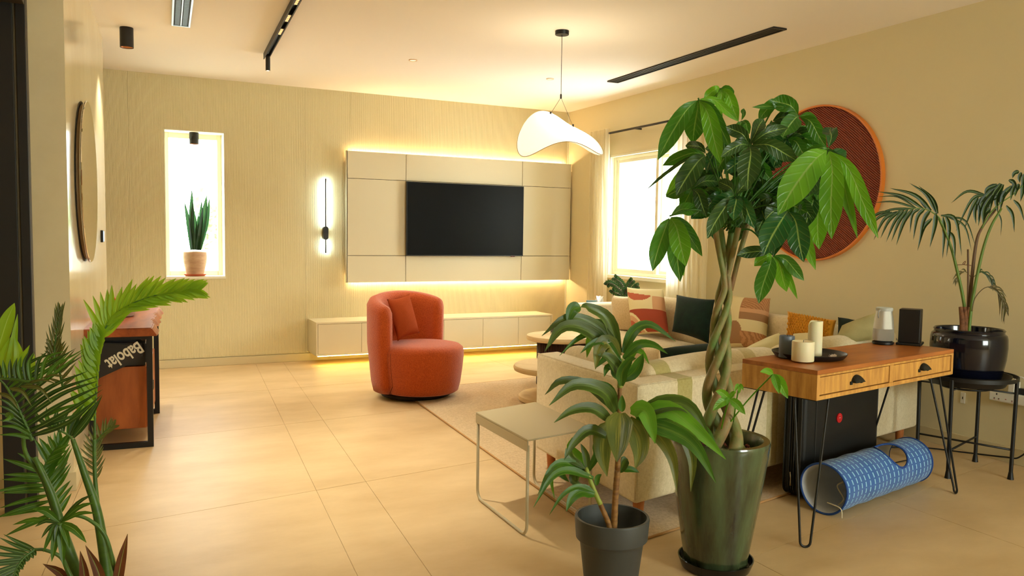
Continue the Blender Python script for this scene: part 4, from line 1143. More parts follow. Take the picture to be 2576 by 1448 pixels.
# speaker
sp_ = on_desk(2221, 865)
spk = thing('portable_speaker', 'silver tapered portable speaker with a black base on the wooden desk', 'speaker', (sp_.x, sp_.y, TZ + .0005))
obj('base', lathe(B(), [(.044, 0), (.048, .003), (.048, .012), (.040, .016)], 40), M_black, spk, smooth='auto')
M_alu = mat('brushed_aluminium', (200, 200, 192), .38, metal=.75, bump=.4, bump_s=900)
obj('body', lathe(B(), [(.036, .0165), (.046, .020), (.0475, .04), (.046, .075)], 48, cap1=False), mat('perforated_aluminium', (188, 188, 180), .5, metal=.7, bump=1.0, bump_s=1200), spk, smooth='auto')
obj('upper_body', lathe(B(), [(.046, .0752), (.041, .125), (.036, .152), (.036, .160)], 48, cap0=False, cap1=False), M_alu, spk, smooth='auto')
obj('top_cap', lathe(B(), [(.0365, .160), (.038, .163), (.038, .172), (.034, .176), (.028, .171), (0, .171)], 48, cap1=False), mat('grey_rubber', (186, 192, 188), .5), spk, smooth='auto')
obj('carry_loop', tube(B(), [(-.036, -.006, .165), (-.050, -.008, .158), (-.052, -.008, .140), (-.046, -.006, .128)], .0035, 6), mat('loop_grey', (150, 150, 145), .5), spk)
spk.scale = (1.17, 1.17, 1.17)
# black perforated box (stand)
bp_ = on_desk(2290, 866)
bb = thing('black_box_speaker', 'upright black box with round holes on a foot plate beside the silver speaker', 'speaker', (bp_.x, bp_.y, TZ + .0005), dang + .35)
bxo('foot_plate', -.055, .065, -.05, .055, 0, .012, M_black, bb)
bxo('housing', -.042, .042, -.042, .048, .0125, .178, M_black, bb, bev=.003)
for (x, z) in ((-.02, .04), (.0, .06), (.02, .09), (-.015, .11), (.018, .14), (0, .135)):
    obj('port', lathe(B(), [(.0, 0), (.005, 0), (.006, .001)], 12, c=(0, 0, 0), cap0=False, cap1=False), M_blackgloss, bb)
    o = bb.children[-1] if False else [q for q in bb.children if q.name.startswith('port')][-1]
    o.rotation_euler = (0, PI / 2, 0); o.location = (.0425, x, z + .01)
ck = tube(B(), smoothpts([V((.05, .03, .008)), V((.09, .06, .004)), V((.13, .075, .004)), V((.17, .08, .004))], 5), .0025, 6)
obj('cable', ck, mat('grey_cable', (120, 120, 112), .5), bb)

bb.scale = (1.2, 1.2, 1.12)
# suitcase standing behind the desk
M_case = mat('suitcase_black', (16, 15, 14), .55, spec=.4, bump=.25, bump_s=300)
ca, cb_ = onz(1990, 1268), onz(2215, 1200)
ca = ca + ud * .085 - vd * .045
ccen = (ca + cb_) / 2; cang2 = math.atan2((cb_ - ca).y, (cb_ - ca).x)
wcase = .86; 
case = thing('suitcase', 'large black soft suitcase with a round red badge under the desk', 'suitcase', (ca.x, ca.y, 0.0125), dang)
cl = (cb_ - ca).length
bm = box(B(), 0, .74, .04, .104, .01, .600, .028, 4)
obj('front_shell', bm, M_case, case, smooth='auto')
obj('back_shell', box(B(), 0, .74, .108, .165, .01, .600, .026, 4), M_case, case, smooth='auto')
bm = B(); R4 = .045
def rr_pts(x0, x1, z0, z1, r, y):
    out = []
    for cx, cz, a0 in ((x1 - r, z1 - r, 0), (x0 + r, z1 - r, PI / 2), (x0 + r, z0 + r, PI), (x1 - r, z0 + r, 1.5 * PI)):
        for k in range(6): out.append(V((cx + r * math.cos(a0 + PI / 2 * k / 5), y, cz + r * math.sin(a0 + PI / 2 * k / 5))))
    out.append(out[0].copy()); return out
for y in (.054, .092, .120, .152): tube(bm, rr_pts(-.004, .744, .006, .604, R4, y), .004, 6, cap=False)
obj('piping', bm, mat('case_piping', (34, 33, 31), .5), case)
obj('zip', tube(B(), rr_pts(-.003, .743, .007, .603, R4, .106), .003, 6, cap=False), mat('zip_dark', (48, 46, 42), .4, metal=.4), case)
bxo('ridge', .10, .106, .036, .041, .05, .56, mat('case_piping', (34, 33, 31), .5), case)
obj('grip', tube(B(), smoothpts([V((.30, .106, .60)), V((.31, .106, .615)), V((.43, .106, .615)), V((.44, .106, .60))], 5), .008, 8), M_case, case)
# zip pull at the lower left
obj('zip_pull', tube(B(), [V((-.010, .106, .13)), V((-.014, .100, .10)), V((-.014, .098, .06))], [.004, .0035, .006], 8), mat('zip_silver', (190, 186, 172), .3, metal=.9), case)
bpx = onz(2110, 1056, 0)
cinv = (Matrix.Translation((ca.x, ca.y, 0)) @ Matrix.Rotation(dang, 4, 'Z')).inverted()
def on_case(px, py, yl=.04):
    o = Matrix.Translation((ca.x, ca.y, 0)) @ Matrix.Rotation(dang, 4, 'Z') @ V((0, yl, 0)); nn = V((-math.sin(dang), math.cos(dang), 0))
    d = ray(px, py); t = (o - EYEP).dot(nn) / d.dot(nn); return cinv @ (EYEP + d * t)
bc = on_case(2110, 1056)
bm = B(); n = 32; r0 = [bm.verts.new((bc.x + .026 * math.cos(2 * PI * k / n), .0345, bc.z + .026 * math.sin(2 * PI * k / n))) for k in range(n)]; r1 = [bm.verts.new((v.co.x, .042, v.co.z)) for v in r0]
bm.faces.new(r0); [bm.faces.new((r0[k], r1[k], r1[(k + 1) % n], r0[(k + 1) % n])) for k in range(n)]; bmesh.ops.recalc_face_normals(bm, faces=bm.faces)
bd = obj('badge', bm, mat('badge_red', (196, 22, 34), .3), case)
bm = B()
for dx, dz, s in ((-.003, .001, 1), (.004, .001, -1)):
    tube(bm, [V((bc.x + dx + .0028 * math.cos(t), .0338, bc.z + dz + .0028 * math.sin(t))) for t in [k * .7 for k in range(9)]], .0006, 4)
tube(bm, [V((bc.x - .006, .0338, bc.z + .014)), V((bc.x + .005, .0338, bc.z + .014))], .0007, 4)
obj('badge_print', bm, mat('badge_white', (240, 225, 225), .4), bd)

# cat tunnel
tr_ = .125
g0, g1 = onz(2150, 1302), onz(2330, 1212)
M_blue = mat('tunnel_blue', (40, 96, 172), .85, sheen=.3, bump=.6, bump_s=300)
M_tin = mat('tunnel_lining', (205, 208, 214), .7, bump=.6, bump_s=40)
tdir = V((math.cos(dang + .02), math.sin(dang + .02), 0)); TL = .90
tstart = onz(2092, 1306) + V((.02, .075, 0)); 
tun = thing('cat_tunnel', 'blue fabric cat tunnel with pale dashed stripes and a round side opening', 'cat tunnel', (tstart.x, tstart.y, tr_ + .004), dang + .02)
NL, NA = 110, 96; hole_c, hole_a, hole_r = TL * .64, math.radians(62), .095
def tpos(i, a, r):
    x = TL * i / NL
    wob = 1 + .02 * math.sin(i * .21) + .012 * math.sin(a * 3 + i * .05)
    return V((x, -r * math.cos(a) * wob, r * math.sin(a) * (1.0 - .02 * math.sin(i * .3))))
def hole(i, k):
    a = 2 * PI * (k + .5) / NA; x = TL * (i + .5) / NL
    da = (a - hole_a + PI) % (2 * PI) - PI
    return (x - hole_c) ** 2 + (da * tr_) ** 2 < hole_r ** 2
for nm, r, m in (('outer_fabric', tr_, [M_blue, mat('tunnel_pale_blue', (146, 198, 222), .85)]), ('lining', tr_ - .003, [M_tin])):
    bm = B(); vs = [[bm.verts.new(tpos(i, 2 * PI * k / NA, r)) for k in range(NA)] for i in range(NL + 1)]
    for i in range(NL):
        for k in range(NA):
            if hole(i, k): continue
            f = bm.faces.new((vs[i][k], vs[i][(k + 1) % NA], vs[i + 1][(k + 1) % NA], vs[i + 1][k])); f.smooth = True
            if nm == 'outer_fabric' and i % 5 == 2 and (k % 4 != 0): f.material_index = 1
    bmesh.ops.delete(bm, geom=[v for v in bm.verts if not v.link_faces], context='VERTS')
    obj(nm, bm, m, tun)
def hoop(i): return [tpos(i, 2 * PI * k / 64, tr_) for k in range(65)]
for i in (0, NL): obj('hoop', tube(B(), hoop(i), .0055, 8, cap=False), mat('tunnel_edge', (24, 66, 138), .8), tun)
obj('hole_edge', tube(B(), [tpos((hole_c + hole_r * math.cos(t)) / TL * NL, hole_a + hole_r * math.sin(t) / tr_, tr_) for t in [2 * PI * k / 40 for k in range(41)]], .0055, 8, cap=False), mat('tunnel_edge', (24, 66, 138), .8), tun)
obj('cord_toy', tube(B(), smoothpts([V((.16, .0, tr_ * .95)), V((.15, -.03, .03)), V((.13, .0, -.01)), V((.14, -.03, -.07)), V((.11, -.02, -.10))], 6), .004, 6), mat('cord_cream', (214, 202, 176), .9), tun)
obj('tie_string', tube(B(), smoothpts([V((-.004, -tr_ * .2, -tr_ * .5)), V((-.012, -.10, -.07)), V((-.014, -.11, -.115))], 5), .003, 5), mat('cord_cream', (214, 202, 176), .9), tun)

# plant stand with the glossy blue-black pot and kentia palm
SX, SY_, SZ = 4.50, 3.00, .565
stn = thing('plant_stand', 'round black metal plant stand with four legs beside the right wall', 'plant stand', (SX, SY_, 0))
obj('rim_ring', lathe(B(), [(.262, SZ), (.268, SZ), (.268, SZ + .022), (.262, SZ + .022), (.262, SZ)], 64, cap0=False, cap1=False), M_black, stn, smooth='auto')
obj('lower_ring', tube(B(), [(.13 * math.cos(2 * PI * k / 40), .13 * math.sin(2 * PI * k / 40), SZ - .060) for k in range(41)], .006, 6, cap=False), M_black, stn)
for k in range(4):
    a = math.radians(18 + 90 * k); c, s = math.cos(a), math.sin(a)
    lg = obj('leg', tube(B(), [(.262 * c, .262 * s, SZ + .010), (.255 * c, .255 * s, .045), (.255 * c, .255 * s, .0)], [.011, .011, .013], 12), M_black, stn, smooth='auto')
    obj('rubber_foot', lathe(B(), [(.018, .0), (.016, .01), (.012, .04)], 14, c=(.255 * c, .255 * s, 0)), M_black, lg, smooth='auto')
for k in range(2):
    a = math.radians(18 + 90 * k); c, s = math.cos(a), math.sin(a)
    obj('cross_bar', tube(B(), [(-.255 * c, -.255 * s, .16 + .012 * k), (.255 * c, .255 * s, .16 + .012 * k)], .006, 8), M_black, stn)
    obj('support_bar', tube(B(), [(-.262 * c, -.262 * s, SZ - .052 - .011 * k), (.262 * c, .262 * s, SZ - .052 - .011 * k)], .005, 8), M_black, stn)
dish = thing('plant_saucer', 'black dish under the glossy blue-black pot on the plant stand', 'saucer', (SX, SY_, SZ - .045))
obj('dish', lathe(B(), [(.17, 0), (.20, .004), (.232, .06), (.235, .068), (.228, .066), (.196, .012), (0, .012)], 56, cap1=False), M_black, dish, smooth='auto')

# ================================================================== PLANTS
def plant(name, label, loc, cat='potted plant'): return thing(name, label, cat, loc)
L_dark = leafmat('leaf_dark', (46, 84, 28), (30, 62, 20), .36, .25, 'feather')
L_mid = leafmat('leaf_mid', (62, 120, 26), (44, 94, 20), .34, .32, 'feather')
L_lite = leafmat('leaf_light', (104, 164, 30), (76, 136, 22), .36, .4, 'feather')
L_gloss = leafmat('leaf_gloss', (34, 92, 40), (24, 68, 28), .26, .2, 'feather')
LM = [L_dark, L_mid, L_lite, L_gloss]
M_vein = mat('leaf_vein', (120, 168, 70), .5)

# ---- money tree with braided trunk in the tall green glazed pot
gx, gy = 2.187, 2.505
M_glaze = mat('green_glaze', (78, 98, 66), .16, spec=.55, coat=.4, noise_s=2.4, rgb2=(40, 36, 24), stretch=(5, 5, .8), detail=9)
mt = plant('money_tree', 'money tree with a braided trunk in a tall streaked green glazed pot', (gx, gy, .018))
twist = B()
prof = [(.118, 0), (.127, .004), (.142, .10), (.165, .25), (.187, .40), (.197, .47), (.201, .50), (.204, .515), (.200, .528), (.176, .528), (.168, .515), (.162, .47)]
bm = lathe(B(), prof, 64, cap1=False)
for v in bm.verts:
    a = math.atan2(v.co.y, v.co.x); r = math.hypot(v.co.x, v.co.y); f = 1 + (.010 * math.cos(12 * a + v.co.z * 9) if v.co.z < .5 else 0)
    v.co.x *= f; v.co.y *= f
obj('pot', bm, M_glaze, mt, smooth='auto')
obj('soil', lathe(B(), [(.0, .475), (.08, .480), (.164, .472)], 40, cap0=False, cap1=False), M_soil, mt)
bm = B(); rnd = random.Random(11)
for k in range(220):
    a, r = rnd.random() * 2 * PI, 1 * .15 * rnd.random() ** .5; s = rnd.uniform(.003, .007)
    g = bmesh.ops.create_icosphere(bm, subdivisions=1, radius=s, matrix=Matrix.Translation((r * math.cos(a), r * math.sin(a), .478 + s * .4)))
o = obj('bark_chips', bm, mat('bark_chips', (150, 78, 54), .9, noise_s=40, rgb2=(90, 40, 28)), mt); o['kind'] = 'stuff'
# streaked glaze runs down the pot
sau = thing('pot_saucer', 'wide black saucer under the green glazed pot', 'saucer', (gx, gy, 0.0005))
obj('dish', lathe(B(), [(.128, 0), (.140, .004), (.152, .035), (.154, .044), (.149, .044), (.138, .014), (.10, .0105), (0, .0105)], 64, cap1=False), M_blackgloss, sau, smooth='auto')
MD = 3.20
M_trunk = mat('trunk_bark', (86, 122, 54), .6, noise_s=14, rgb2=(150, 112, 78), stretch=(1, 1, .45), detail=5, bump=.8, bump_s=60)
cl_px = [(1826, 1150), (1812, 1060), (1806, 960), (1810, 860), (1818, 770), (1826, 700), (1828, 640), (1830, 575)]
cl = smoothpts([cam(a, b, MD) for a, b in cl_px], 10)
N_ = len(cl)
tops = [(1858, 572), (1842, 568), (1797, 570), (1813, 574)]
for k in range(4):
    pts, rad = [], []
    for i, p in enumerate(cl):
        u = i / (N_ - 1)
        ang = k * PI / 2 + min(u, .66) * 2 * PI * 1.9
        R_ = .042 * (1 - u) ** 2 * 1.2 + .0155
        open_ = max(0, (u - .60) / .40)
        q = p + RT * math.cos(ang) * R_ + FW * math.sin(ang) * R_
        tgt = cam(tops[k][0] + 0, tops[k][1] + 0, MD + (.03 if k % 2 else -.02))
        q = q.lerp(tgt + (p - cl[-1]) , open_ ** 1.2) if open_ > 0 else q
        pts.append(q); rad.append(.0115 + .006 * max(0, 1 - u * 1.3) + .014 * (1 - u) ** 4)
    obj('trunk', tube(B(), pts, rad, 12), M_trunk, mt, world=True, smooth=True)
obj('trunk', tube(B(), smoothpts([cam(1838, 730, MD + .03), cam(1860, 640, MD + .03), cam(1882, 566, MD + .05)], 6), .0105, 10), M_trunk, mt, world=True, smooth=True)
Cc = lambda X, Y: (1600 + X / 2.414, 200 + Y / 2.414)
# clusters: (hub, depth offset, [(tip, width, depth offset of the tip, material)])
clusters = [
 ((378, 112), -.10, [((132, 487), 92, -.06, 1), ((345, 388), 104, .04, 1), ((514, 513), 88, -.14, 2), ((582, 432), 60, -.12, 1), ((500, 345), 60, .06, 2), ((622, 255), 42, .0, 2)]),
 ((512, 52), .05, [((412, 118), 46, .05, 2), ((508, 238), 46, .02, 2), ((622, 252), 62, -.0, 2), ((592, 112), 52, .06, 1), ((455, 170), 40, .10, 1)]),
 ((690, 395), -.24, [((545, 285), 66, -.26, 0), ((776, 240), 66, -.20, 0), ((925, 292), 58, -.26, 0), ((990, 500), 84, -.30, 0), ((678, 668), 118, -.32, 0), ((515, 470), 58, -.30, 0)]),
 ((990, 218), .02, [((822, 125), 86, .0, 1), ((893, 345), 92, -.05, 1), ((1155, 412), 70, -.04, 1), ((705, 168), 30, .02, 1), ((1100, 300), 60, .10, 1), ((860, 240), 50, .10, 2)]),
 ((1170, 415), -.26, [((862, 822), 158, -.34, 2), ((1188, 967), 118, -.30, 2), ((1470, 962), 78, -.22, 2), ((1322, 885), 62, -.18, 2), ((1345, 965), 44, -.14, 2), ((1000, 470), 44, -.20, 1), ((1180, 290), 72, -.18, 3)]),
 ((925, 790), -.16, [((775, 1068), 138, -.20, 3), ((1018, 1107), 112, -.22, 3), ((832, 1078), 70, -.14, 3), ((1090, 1155), 64, -.10, 2)]),
 ((205, 828), -.06, [((100, 1162), 92, -.06, 1), ((303, 1133), 104, -.12, 2), ((362, 1008), 56, .02, 1), ((268, 1226), 96, .0, 1), ((290, 1192), 60, .05, 2), ((402, 1072), 62, .06, 1), ((372, 795), 66, .04, 1)]),
 ((828, 1062), -.04, [((745, 1358), 90, -.06, 1), ((718, 1132), 56, -.04, 2), ((1020, 1220), 60, .0, 1), ((915, 1287), 74, .04, 2), ((980, 1332), 34, .06, 2), ((612, 1068), 62, -.06, 0)]),
 ((428, 450), -.04, [((245, 705), 108, -.08, 0), ((178, 705), 46, .0, 2), ((60, 672), 18, .02, 0), ((162, 522), 60, .02, 1), ((300, 402), 50, .06, 0)]),
 ((602, 702), -.20, [((432, 965), 88, -.24, 0), ((592, 855), 76, -.26, 3), ((662, 868), 46, -.24, 0), ((455, 790), 72, -.20, 3), ((722, 905), 66, -.20, 3), ((500, 618), 60, -.16, 0), ((700, 612), 70, -.16, 0)]),
 ((1078, 700), .08, [((1112, 1030), 96, .08, 2), ((1150, 860), 66, .10, 1), ((1030, 905), 80, .02, 0), ((960, 620), 70, .10, 1)]),
 ((560, 440), .10, [((492, 560), 80, .10, 1), ((640, 600), 100, .12, 0), ((420, 420), 60, .12, 0)]),
 ((860, 120), .10, [((745, 250), 60, .10, 1), ((950, 260), 66, .10, 1)]),
 ((640, 250), .02, [((655, 175), 24, .02, 1), ((690, 330), 40, .0, 1), ((600, 340), 40, .02, 1)]),
]
rnd = random.Random(21)
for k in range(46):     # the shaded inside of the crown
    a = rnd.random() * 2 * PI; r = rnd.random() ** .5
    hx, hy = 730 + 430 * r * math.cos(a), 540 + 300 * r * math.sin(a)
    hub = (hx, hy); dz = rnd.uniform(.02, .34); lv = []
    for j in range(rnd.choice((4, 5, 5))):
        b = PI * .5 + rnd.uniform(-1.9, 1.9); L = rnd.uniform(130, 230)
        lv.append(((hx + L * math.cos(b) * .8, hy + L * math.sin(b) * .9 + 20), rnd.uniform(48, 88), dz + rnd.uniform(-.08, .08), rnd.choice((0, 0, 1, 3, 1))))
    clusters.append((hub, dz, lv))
core = cam(1838, 575, MD + .02)
nleaf = 0
for hub, dz, lv in clusters:
    h = cam(*Cc(*hub), MD + dz)
    mid = core.lerp(h, .55) + V((0, 0, .05)) + FW * .03
    obj('branch', tube(B(), smoothpts([core + V((rnd.uniform(-.02, .02), rnd.uniform(-.02, .02), rnd.uniform(-.02, .03))), mid, h], 5), .0035, 6), L_mid, mt, world=True, smooth=True)
    for tip, wd, dt, mi in lv:
        t = cam(*Cc(*tip), MD + dt); span = (t - h).length
        base = h.lerp(t, .04)
        m1 = h.lerp(t, .35) + V((0, 0, .10 * span)) - FW * .02; m2 = h.lerp(t, .7) + V((0, 0, .07 * span))
        w_ = wd / 2.414 * (MD + dt) / FPX
        bm = leaf(B(), [base, m1, m2, t], w_ * 1.2, fold=.10 + .08 * rnd.random(), seg=12, prof='obov')
        # pale midrib
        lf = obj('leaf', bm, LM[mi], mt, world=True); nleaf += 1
# young shoots from the pot
for hub, tips, base in (((1835, 1003), [(1793, 1032), (1875, 1042), (1800, 983), (1852, 985), (1828, 1018)], (1812, 1090)), ((1945, 940), [(1912, 935), (1960, 990), (1982, 1002)], (1826, 1075)), ((1860, 968), [(1848, 985), (1860, 990), (1870, 982)], (1845, 1060))):
    h = cam(hub[0], hub[1], MD - .22); b = cam(base[0], base[1], MD - .05)
    obj('shoot', tube(B(), smoothpts([b, b.lerp(h, .5) + V((0, 0, .01)), h], 5), .0028, 6), L_lite, mt, world=True)
    for tp in tips:
        t = cam(tp[0], tp[1], MD - .24)
        obj('leaf', leaf(B(), [h, h.lerp(t, .5) + V((0, 0, .008)), t], (t - h).length * .42, seg=6), L_lite, mt, world=True)

# ---- dracaena in the dark grey pot
DX, DY = 1.645, 2.47
dr_ = plant('dracaena', 'striped-leaf dracaena in a dark grey plastic pot beside the side table', (DX, DY, 0.0005))
M_gpot = mat('grey_plastic_pot', (62, 64, 62), .5, spec=.4, bump=.1, bump_s=300)
obj('pot', lathe(B(), [(.090, 0), (.096, .003), (.120, .205), (.131, .222), (.136, .225), (.142, .300), (.140, .306), (.131, .306), (.129, .29), (.118, .19), (.10, .16)], 64, cap1=False), M_gpot, dr_, smooth='auto')
obj('soil', lathe(B(), [(0, .185), (.116, .185)], 32, cap0=False, cap1=False), mat('dark_soil', (28, 28, 26), .8), dr_)
DD = 2.93
Dc = lambda X, Y: (1180 + X / 2.046, 740 + Y / 2.046)
def dm(name, rgb, rgb2):
    """leaf with pale lengthwise stripes"""
    return leafmat(name, rgb, rgb2, .34, .25, 'stripe', vein=(170, 160, 70) if 'striped' in name else (120, 150, 50))
D_dark = dm('dracaena_dark', (66, 88, 30), (44, 64, 20)); D_mid = dm('dracaena_mid', (58, 104, 24), (40, 80, 18)); D_lite = dm('dracaena_light', (96, 150, 34), (70, 122, 24)); D_var = dm('dracaena_striped', (104, 112, 44), (48, 74, 20))
DMt = [D_dark, D_mid, D_lite, D_var]
M_stem = mat('cane_stem', (150, 110, 52), .7, noise_s=60, rgb2=(104, 66, 34), stretch=(.2, .2, 1), bump=.8, bump_s=50)
M_gstem = mat('green_stem', (136, 150, 60), .6)
def dpath(pp, d=0): return smoothpts([cam(*Dc(a, b), DD + d) for a, b in pp], 6)
def cane(pp, r0, r1, m, d=0):
    pts = dpath(pp, d); n = len(pts)
    obj('cane', tube(B(), pts, [(r0 + (r1 - r0) * i / n) * (1 + .06 * (i % 2)) for i in range(n)], 10), m, dr_, world=True, smooth=True)
cane([(742, 1285), (748, 1150), (756, 1000), (764, 905)], .0125, .0105, M_stem)
cane([(764, 905), (770, 760), (772, 620)], .0105, .009, M_stem)
cane([(772, 620), (774, 560), (776, 480)], .008, .008, M_stem)
cane([(776, 480), (780, 420), (784, 330)], .010, .009, M_gstem)
cane([(738, 1280), (718, 1180), (676, 1080)], .010, .009, M_stem, -.02)
cane([(676, 1080), (640, 1000), (600, 890)], .009, .008, M_gstem, -.04)
dleaves = [  # (points, width, depth offsets start/end, material)
 ([(775, 300), (715, 130), (610, 68), (575, 66)], 62, 0, -.10, 0), ([(575, 66), (535, 80), (505, 150)], 58, -.10, -.12, 1),
 ([(772, 280), (640, 160), (500, 125), (374, 214)], 62, 0, -.16, 0), ([(768, 320), (610, 190), (480, 175), (390, 293)], 74, -.02, -.22, 0),
 ([(765, 270), (690, 160), (600, 150), (545, 175)], 44, .05, .06, 0), ([(792, 300), (850, 190), (935, 158), (1064, 242)], 52, 0, .02, 1),
 ([(795, 330), (870, 262), (950, 262), (1022, 306)], 46, -.04, -.08, 1), ([(770, 310), (660, 205), (560, 230), (465, 316)], 36, .0, -.10, 1),
 ([(765, 285), (690, 190), (630, 230), (606, 325)], 74, .06, .08, 2), ([(772, 320), (710, 250), (668, 290), (650, 386)], 78, -.06, -.12, 3),
 ([(782, 350), (700, 248), (630, 256), (572, 304)], 40, -.06, -.12, 1), ([(785, 420), (750, 360), (705, 320), (658, 312)], 58, -.06, -.12, 0),
 ([(780, 440), (740, 390), (712, 380), (695, 424)], 50, -.04, -.08, 1), ([(788, 445), (850, 400), (880, 345), (896, 304)], 62, -.04, -.06, 1),
 ([(790, 410), (845, 300), (890, 300), (928, 360)], 36, .0, -.04, 2), ([(784, 470), (790, 400), (830, 340), (860, 330)], 52, -.08, -.12, 1),
 ([(770, 260), (740, 180), (700, 140), (668, 132)], 44, .08, .10, 1), ([(775, 360), (740, 290), (700, 330), (650, 380)], 46, .02, .02, 1),
 ([(755, 605), (690, 500), (540, 470), (412, 572)], 78, 0, -.18, 0), ([(750, 598), (630, 480), (480, 446), (391, 516)], 56, .03, -.10, 0),
 ([(745, 665), (640, 590), (530, 600), (437, 660)], 58, -.02, -.16, 0), ([(772, 595), (735, 490), (680, 455), (612, 444)], 26, .02, .02, 1),
 ([(788, 605), (786, 560), (788, 518)], 34, -.05, -.06, 1), ([(778, 612), (772, 690), (768, 780), (760, 862)], 128, -.04, -.16, 3),
 ([(818, 640), (868, 730), (880, 820), (855, 897)], 104, -.02, -.12, 3), ([(832, 600), (900, 600), (935, 680), (958, 768)], 88, -.02, -.10, 2),
 ([(742, 660), (692, 740), (690, 840), (710, 937)], 98, .0, -.08, 3), ([(720, 735), (620, 700), (545, 760), (488, 852)], 56, -.02, -.12, 0),
 ([(890, 582), (960, 550), (1010, 536), (1068, 534)], 30, .04, .04, 1), ([(860, 600), (960, 590), (1060, 640), (1130, 740)], 66, .0, .0, 0),
 ([(780, 905), (820, 900), (850, 905), (876, 916)], 34, .04, .05, 1), ([(775, 920), (800, 860), (815, 845)], 50, .04, .05, 0),
 ([(605, 905), (560, 840), (520, 790), (532, 735)], 54, .02, .04, 2), ([(622, 935), (520, 872), (430, 890), (352, 1035)], 44, -.02, -.14, 1),
 ([(640, 945), (510, 908), (420, 950), (331, 1097)], 40, -.04, -.18, 1), ([(642, 1015), (560, 990), (480, 1035), (412, 1136)], 28, -.06, -.14, 1),
 ([(645, 1030), (580, 1015), (530, 1050), (500, 1116)], 62, -.06, -.12, 1), ([(655, 985), (662, 945), (682, 925)], 26, -.04, -.04, 1),
 ([(610, 900), (600, 830), (575, 768)], 34, -.04, -.04, 0), ([(615, 910), (655, 830), (650, 775), (690, 720)], 34, -.02, -.02, 1),
 ([(600, 880), (480, 870), (425, 940), (440, 1055)], 32, .02, .0, 2), ([(520, 860), (470, 880), (480, 930), (515, 965)], 44, .04, .04, 1),
 ([(600, 905), (560, 900), (540, 960), (590, 990)], 60, .02, .02, 0), ([(505, 790), (520, 840), (560, 870), (600, 900)], 46, -.05, -.05, 0),
]
rfull = [([(1600, 1050), (1640, 1018), (1680, 1003), (1713, 1001)], 20, 0, .06, 1), ([(1600, 1052), (1680, 1032), (1760, 1090), (1826, 1155)], 44, 0, -.10, 2),
 ([(1600, 1058), (1690, 1085), (1750, 1125), (1801, 1214)], 44, -.02, -.16, 1), ([(1605, 1068), (1650, 1090), (1690, 1150), (1703, 1236)], 36, .0, -.05, 3), ([(1620, 1050), (1700, 1070), (1740, 1150), (1738, 1236)], 34, .04, .0, 3),
 ([(1660, 1060), (1700, 1060), (1725, 1050), (1743, 1036)], 24, .06, .08, 1), ([(1600, 1045), (1680, 1015), (1740, 1030), (1790, 1110)], 42, .0, -.06, 0), ([(1700, 1075), (1740, 1070), (1775, 1085), (1800, 1112)], 30, .06, .04, 1)]
for full, lst in ((False, dleaves), (True, rfull)):
    for pp, wd, d0, d1, mi in lst:
        n = len(pp)
        P = [cam(*(q if full else Dc(*q)), DD + d0 + (d1 - d0) * i / (n - 1)) for i, q in enumerate(pp)]
        w_ = wd / (1 if full else 2.046) * DD / FPX * 1.12
        obj('leaf', leaf(B(), P, w_, prof='blade' if n > 3 else 'oval', fold=.22, seg=12, normal=lambda p, t: (TOCAM(p) * 1.6 + V((0, 0, .6))).normalized()), DMt[mi], dr_, world=True)

# ---- artificial palm at the left, in front
LD = 2.35
Lc = lambda X, Y: (X / 1.885, 680 + Y / 1.885)
lp_c = cam(250, 1500, LD); lp_c.z = 0
pal = plant('artificial_palm', 'large artificial palm with dark and yellow-green fronds at the left edge', lp_c)
P_dark = leafmat('palm_dark', (48, 78, 22), (32, 56, 16), .4, .2); P_mid = leafmat('palm_mid', (70, 112, 20), (46, 84, 16), .4, .3); P_lite = leafmat('palm_light', (140, 172, 32), (98, 140, 24), .42, .4); P_old = leafmat('palm_olive', (92, 92, 36), (62, 66, 26), .5, .25)
PMt = [P_dark, P_mid, P_lite, P_old]
M_pstem = mat('palm_stem', (74, 110, 34), .45, noise_s=10, rgb2=(52, 84, 26), stretch=(1, 1, 3))
obj('pot', lathe(B(), [(.11, 0), (.12, .004), (.150, .21), (.160, .228), (.160, .240), (.150, .240), (.142, .20)], 48, cap1=False), mat('dark_blue_pot', (26, 30, 40), .3), pal, smooth='auto')
obj('soil', lathe(B(), [(0, .205), (.142, .205)], 32, cap0=False, cap1=False), M_soil, pal)
def to_world(pp, D, d0, d1, conv):
    n = len(pp) - 1
    return [cam(*(conv(*q) if conv else q), D + d0 + (d1 - d0) * i / max(1, n)) for i, q in enumerate(pp)]
